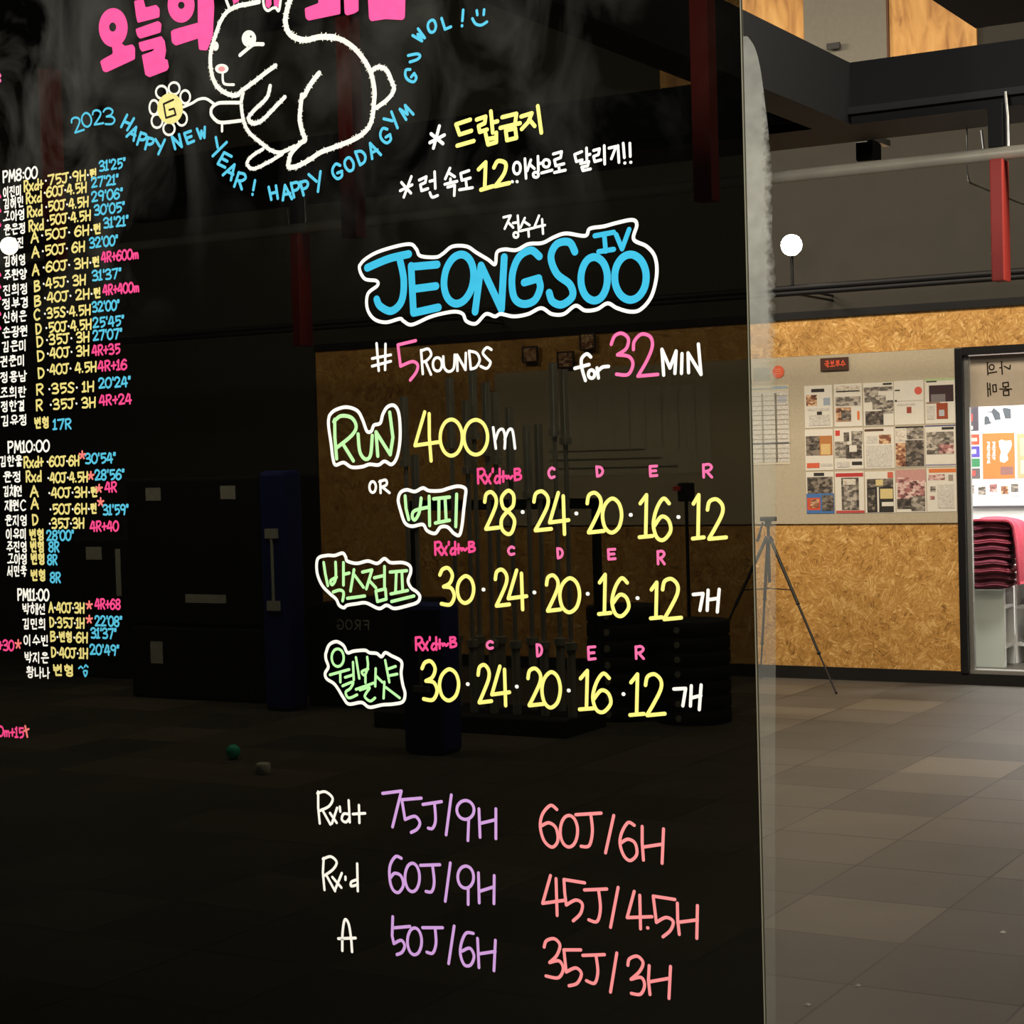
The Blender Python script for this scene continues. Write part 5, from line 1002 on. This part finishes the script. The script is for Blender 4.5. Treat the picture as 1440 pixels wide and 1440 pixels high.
# black foam boxes with paper labels
def foambox(px0, px1, pt, pbm, Y, label, tags, depth=.7, text=None):
    x0, x1 = onY(px0, 800, Y).x, onY(px1, 800, Y).x; z1 = onY((px0+px1)/2, pt, Y).z; z0 = 0 if pbm is None else onY((px0+px1)/2, pbm, Y).z+.002
    mb = MB(); mb.box(x0, Y, z0, x1, Y+depth, z1, M['foam'], .02); o = mb.build('plyo_box'); tag(o, label, 'plyo box', 'black jump boxes behind the black board')
    for a, b_, c_, d_ in tags:
        X0_, Z0_, X1_, Z1_ = wall_rect(a, b_, c_, d_, Y); mb = MB(); mb.box(X0_, Y-.002, Z0_, X1_, Y+.001, Z1_, M['tag']); mb.build('paper_label', o)
    if text:
        kk = Ink(Y-.001, fmap_at(Y-.001, 0)); t_, a, b_, c_, hh = text
        sl = slope(a, b_); wd = (c_-a)/len(t_)
        for i, ch in enumerate(t_):
            for st, pts in glyph(ch): kk.stroke([(a+i*wd+(1-q_[0]/100)*wd*.8, b_+sl*i*wd+(q_[1]/100-.5)*hh) for q_ in pts], 2.2, M['tag'], st)
        kk.done('box_lettering', o, 'faint mirrored lettering')
foambox(180, 365, 672, 880, 9.6, 'wide black jump box, upper of the pair with two paper labels', [(205, 686, 226, 704), (310, 683, 331, 702), (261, 836, 318, 848)])
foambox(180, 365, 882, None, 9.6, 'wide black jump box at the bottom, lower of the labelled pair', [(212, 902, 229, 933), (330, 1003, 338, 1085), (365-3, 1068, 365+14, 1088)])
foambox(60, 176, 758, None, 10.4, 'tall black jump box at the left with a paper label', [(121, 769, 143, 787), (163, 772, 170, 838), (153, 1000, 161, 1068)])
foambox(428, 545, 850, None, 9.62, 'black jump box with faint mirrored lettering', [(372, 893, 414, 905)], text=('GORF', 474, 878, 522, 13))
p = onZ(328, 1057, .04); mb = MB(); mb.sphere((p.x, p.y, .04), .039, M['teal']); tag(mb.build('massage_ball'), 'small teal ball on the floor in front of the jump boxes', 'ball')
p = onZ(370, 1080, .03); mb = MB(); mb.tube([(p.x, p.y, .001), (p.x, p.y, .008), (p.x, p.y, .05), (p.x, p.y, .056)], [.034, .038, .038, .03], M['tag'], 18); tag(mb.build('tape_roll'), 'small grey roll on the floor right of the teal ball', 'roll')
# plaques on the strand board
for i, (a, b_, c_, d_) in enumerate(((735, 487, 757, 510), (784, 494, 808, 518), (816, 468, 838, 493))):
    poster('wall_plaque', ['left', 'middle', 'right'][i]+' small dark plaque high on the wall behind the black board', 'plaque', (a, b_, c_, d_), [(.1, .1, .9, .9, 'warm')], yb-.03, 'dark plaques behind the black board', lum((50, 36, 30)), .01)
poster('chart', 'wide pale ruled chart hung on the grey board behind the black board', 'chart', (772, 545, 1000, 668), [(.01+.1*i, .02, .012+.1*i, .7, (120, 116, 104)) for i in range(10)]+[(.0, .7+.1*j, .6+.1*j, .715+.1*j, (120, 116, 104)) for j in range(3)], base=lum((182, 174, 156)))
p = onY(962, 690, 10.8); mb = MB(); mb.box(p.x-.05, 10.8, p.z-.07, p.x+.05, 10.86, p.z+.05, M['foam'], .01); mb.cyl((p.x, 10.83, 0), (p.x, 10.83, p.z-.07), .012, M['black'], 8); mb.box(p.x-.07, 10.78, p.z+.0, p.x-.02, 10.8, p.z+.03, M['red']); mb.cyl((p.x, 10.83, .0), (p.x, 10.83, .02), .16, M['black'], 20)
tag(mb.build('timer_stand'), 'black box with a red light on a thin stand behind the black board', 'timer')

for x, y, lb in ((1410, 1311, 'tiny white scrap on the floor tile at the right'), (1135.5, 1413, 'tiny white scrap on the floor near the board edge'), (1206, 1386, 'tiny pale scrap lying in the joint between floor tiles')):
    p = onZ(x, y, .001); mb = MB(); mb.add([(p.x-.009, p.y-.006, .001), (p.x+.008, p.y-.009, .001), (p.x+.010, p.y+.006, .002), (p.x-.005, p.y+.010, .001), (p.x, p.y, .007)], [(0, 1, 4), (1, 2, 4), (2, 3, 4), (3, 0, 4), (3, 2, 1, 0)], M['white']); tag(mb.build('paper_scrap'), lb, 'scrap')
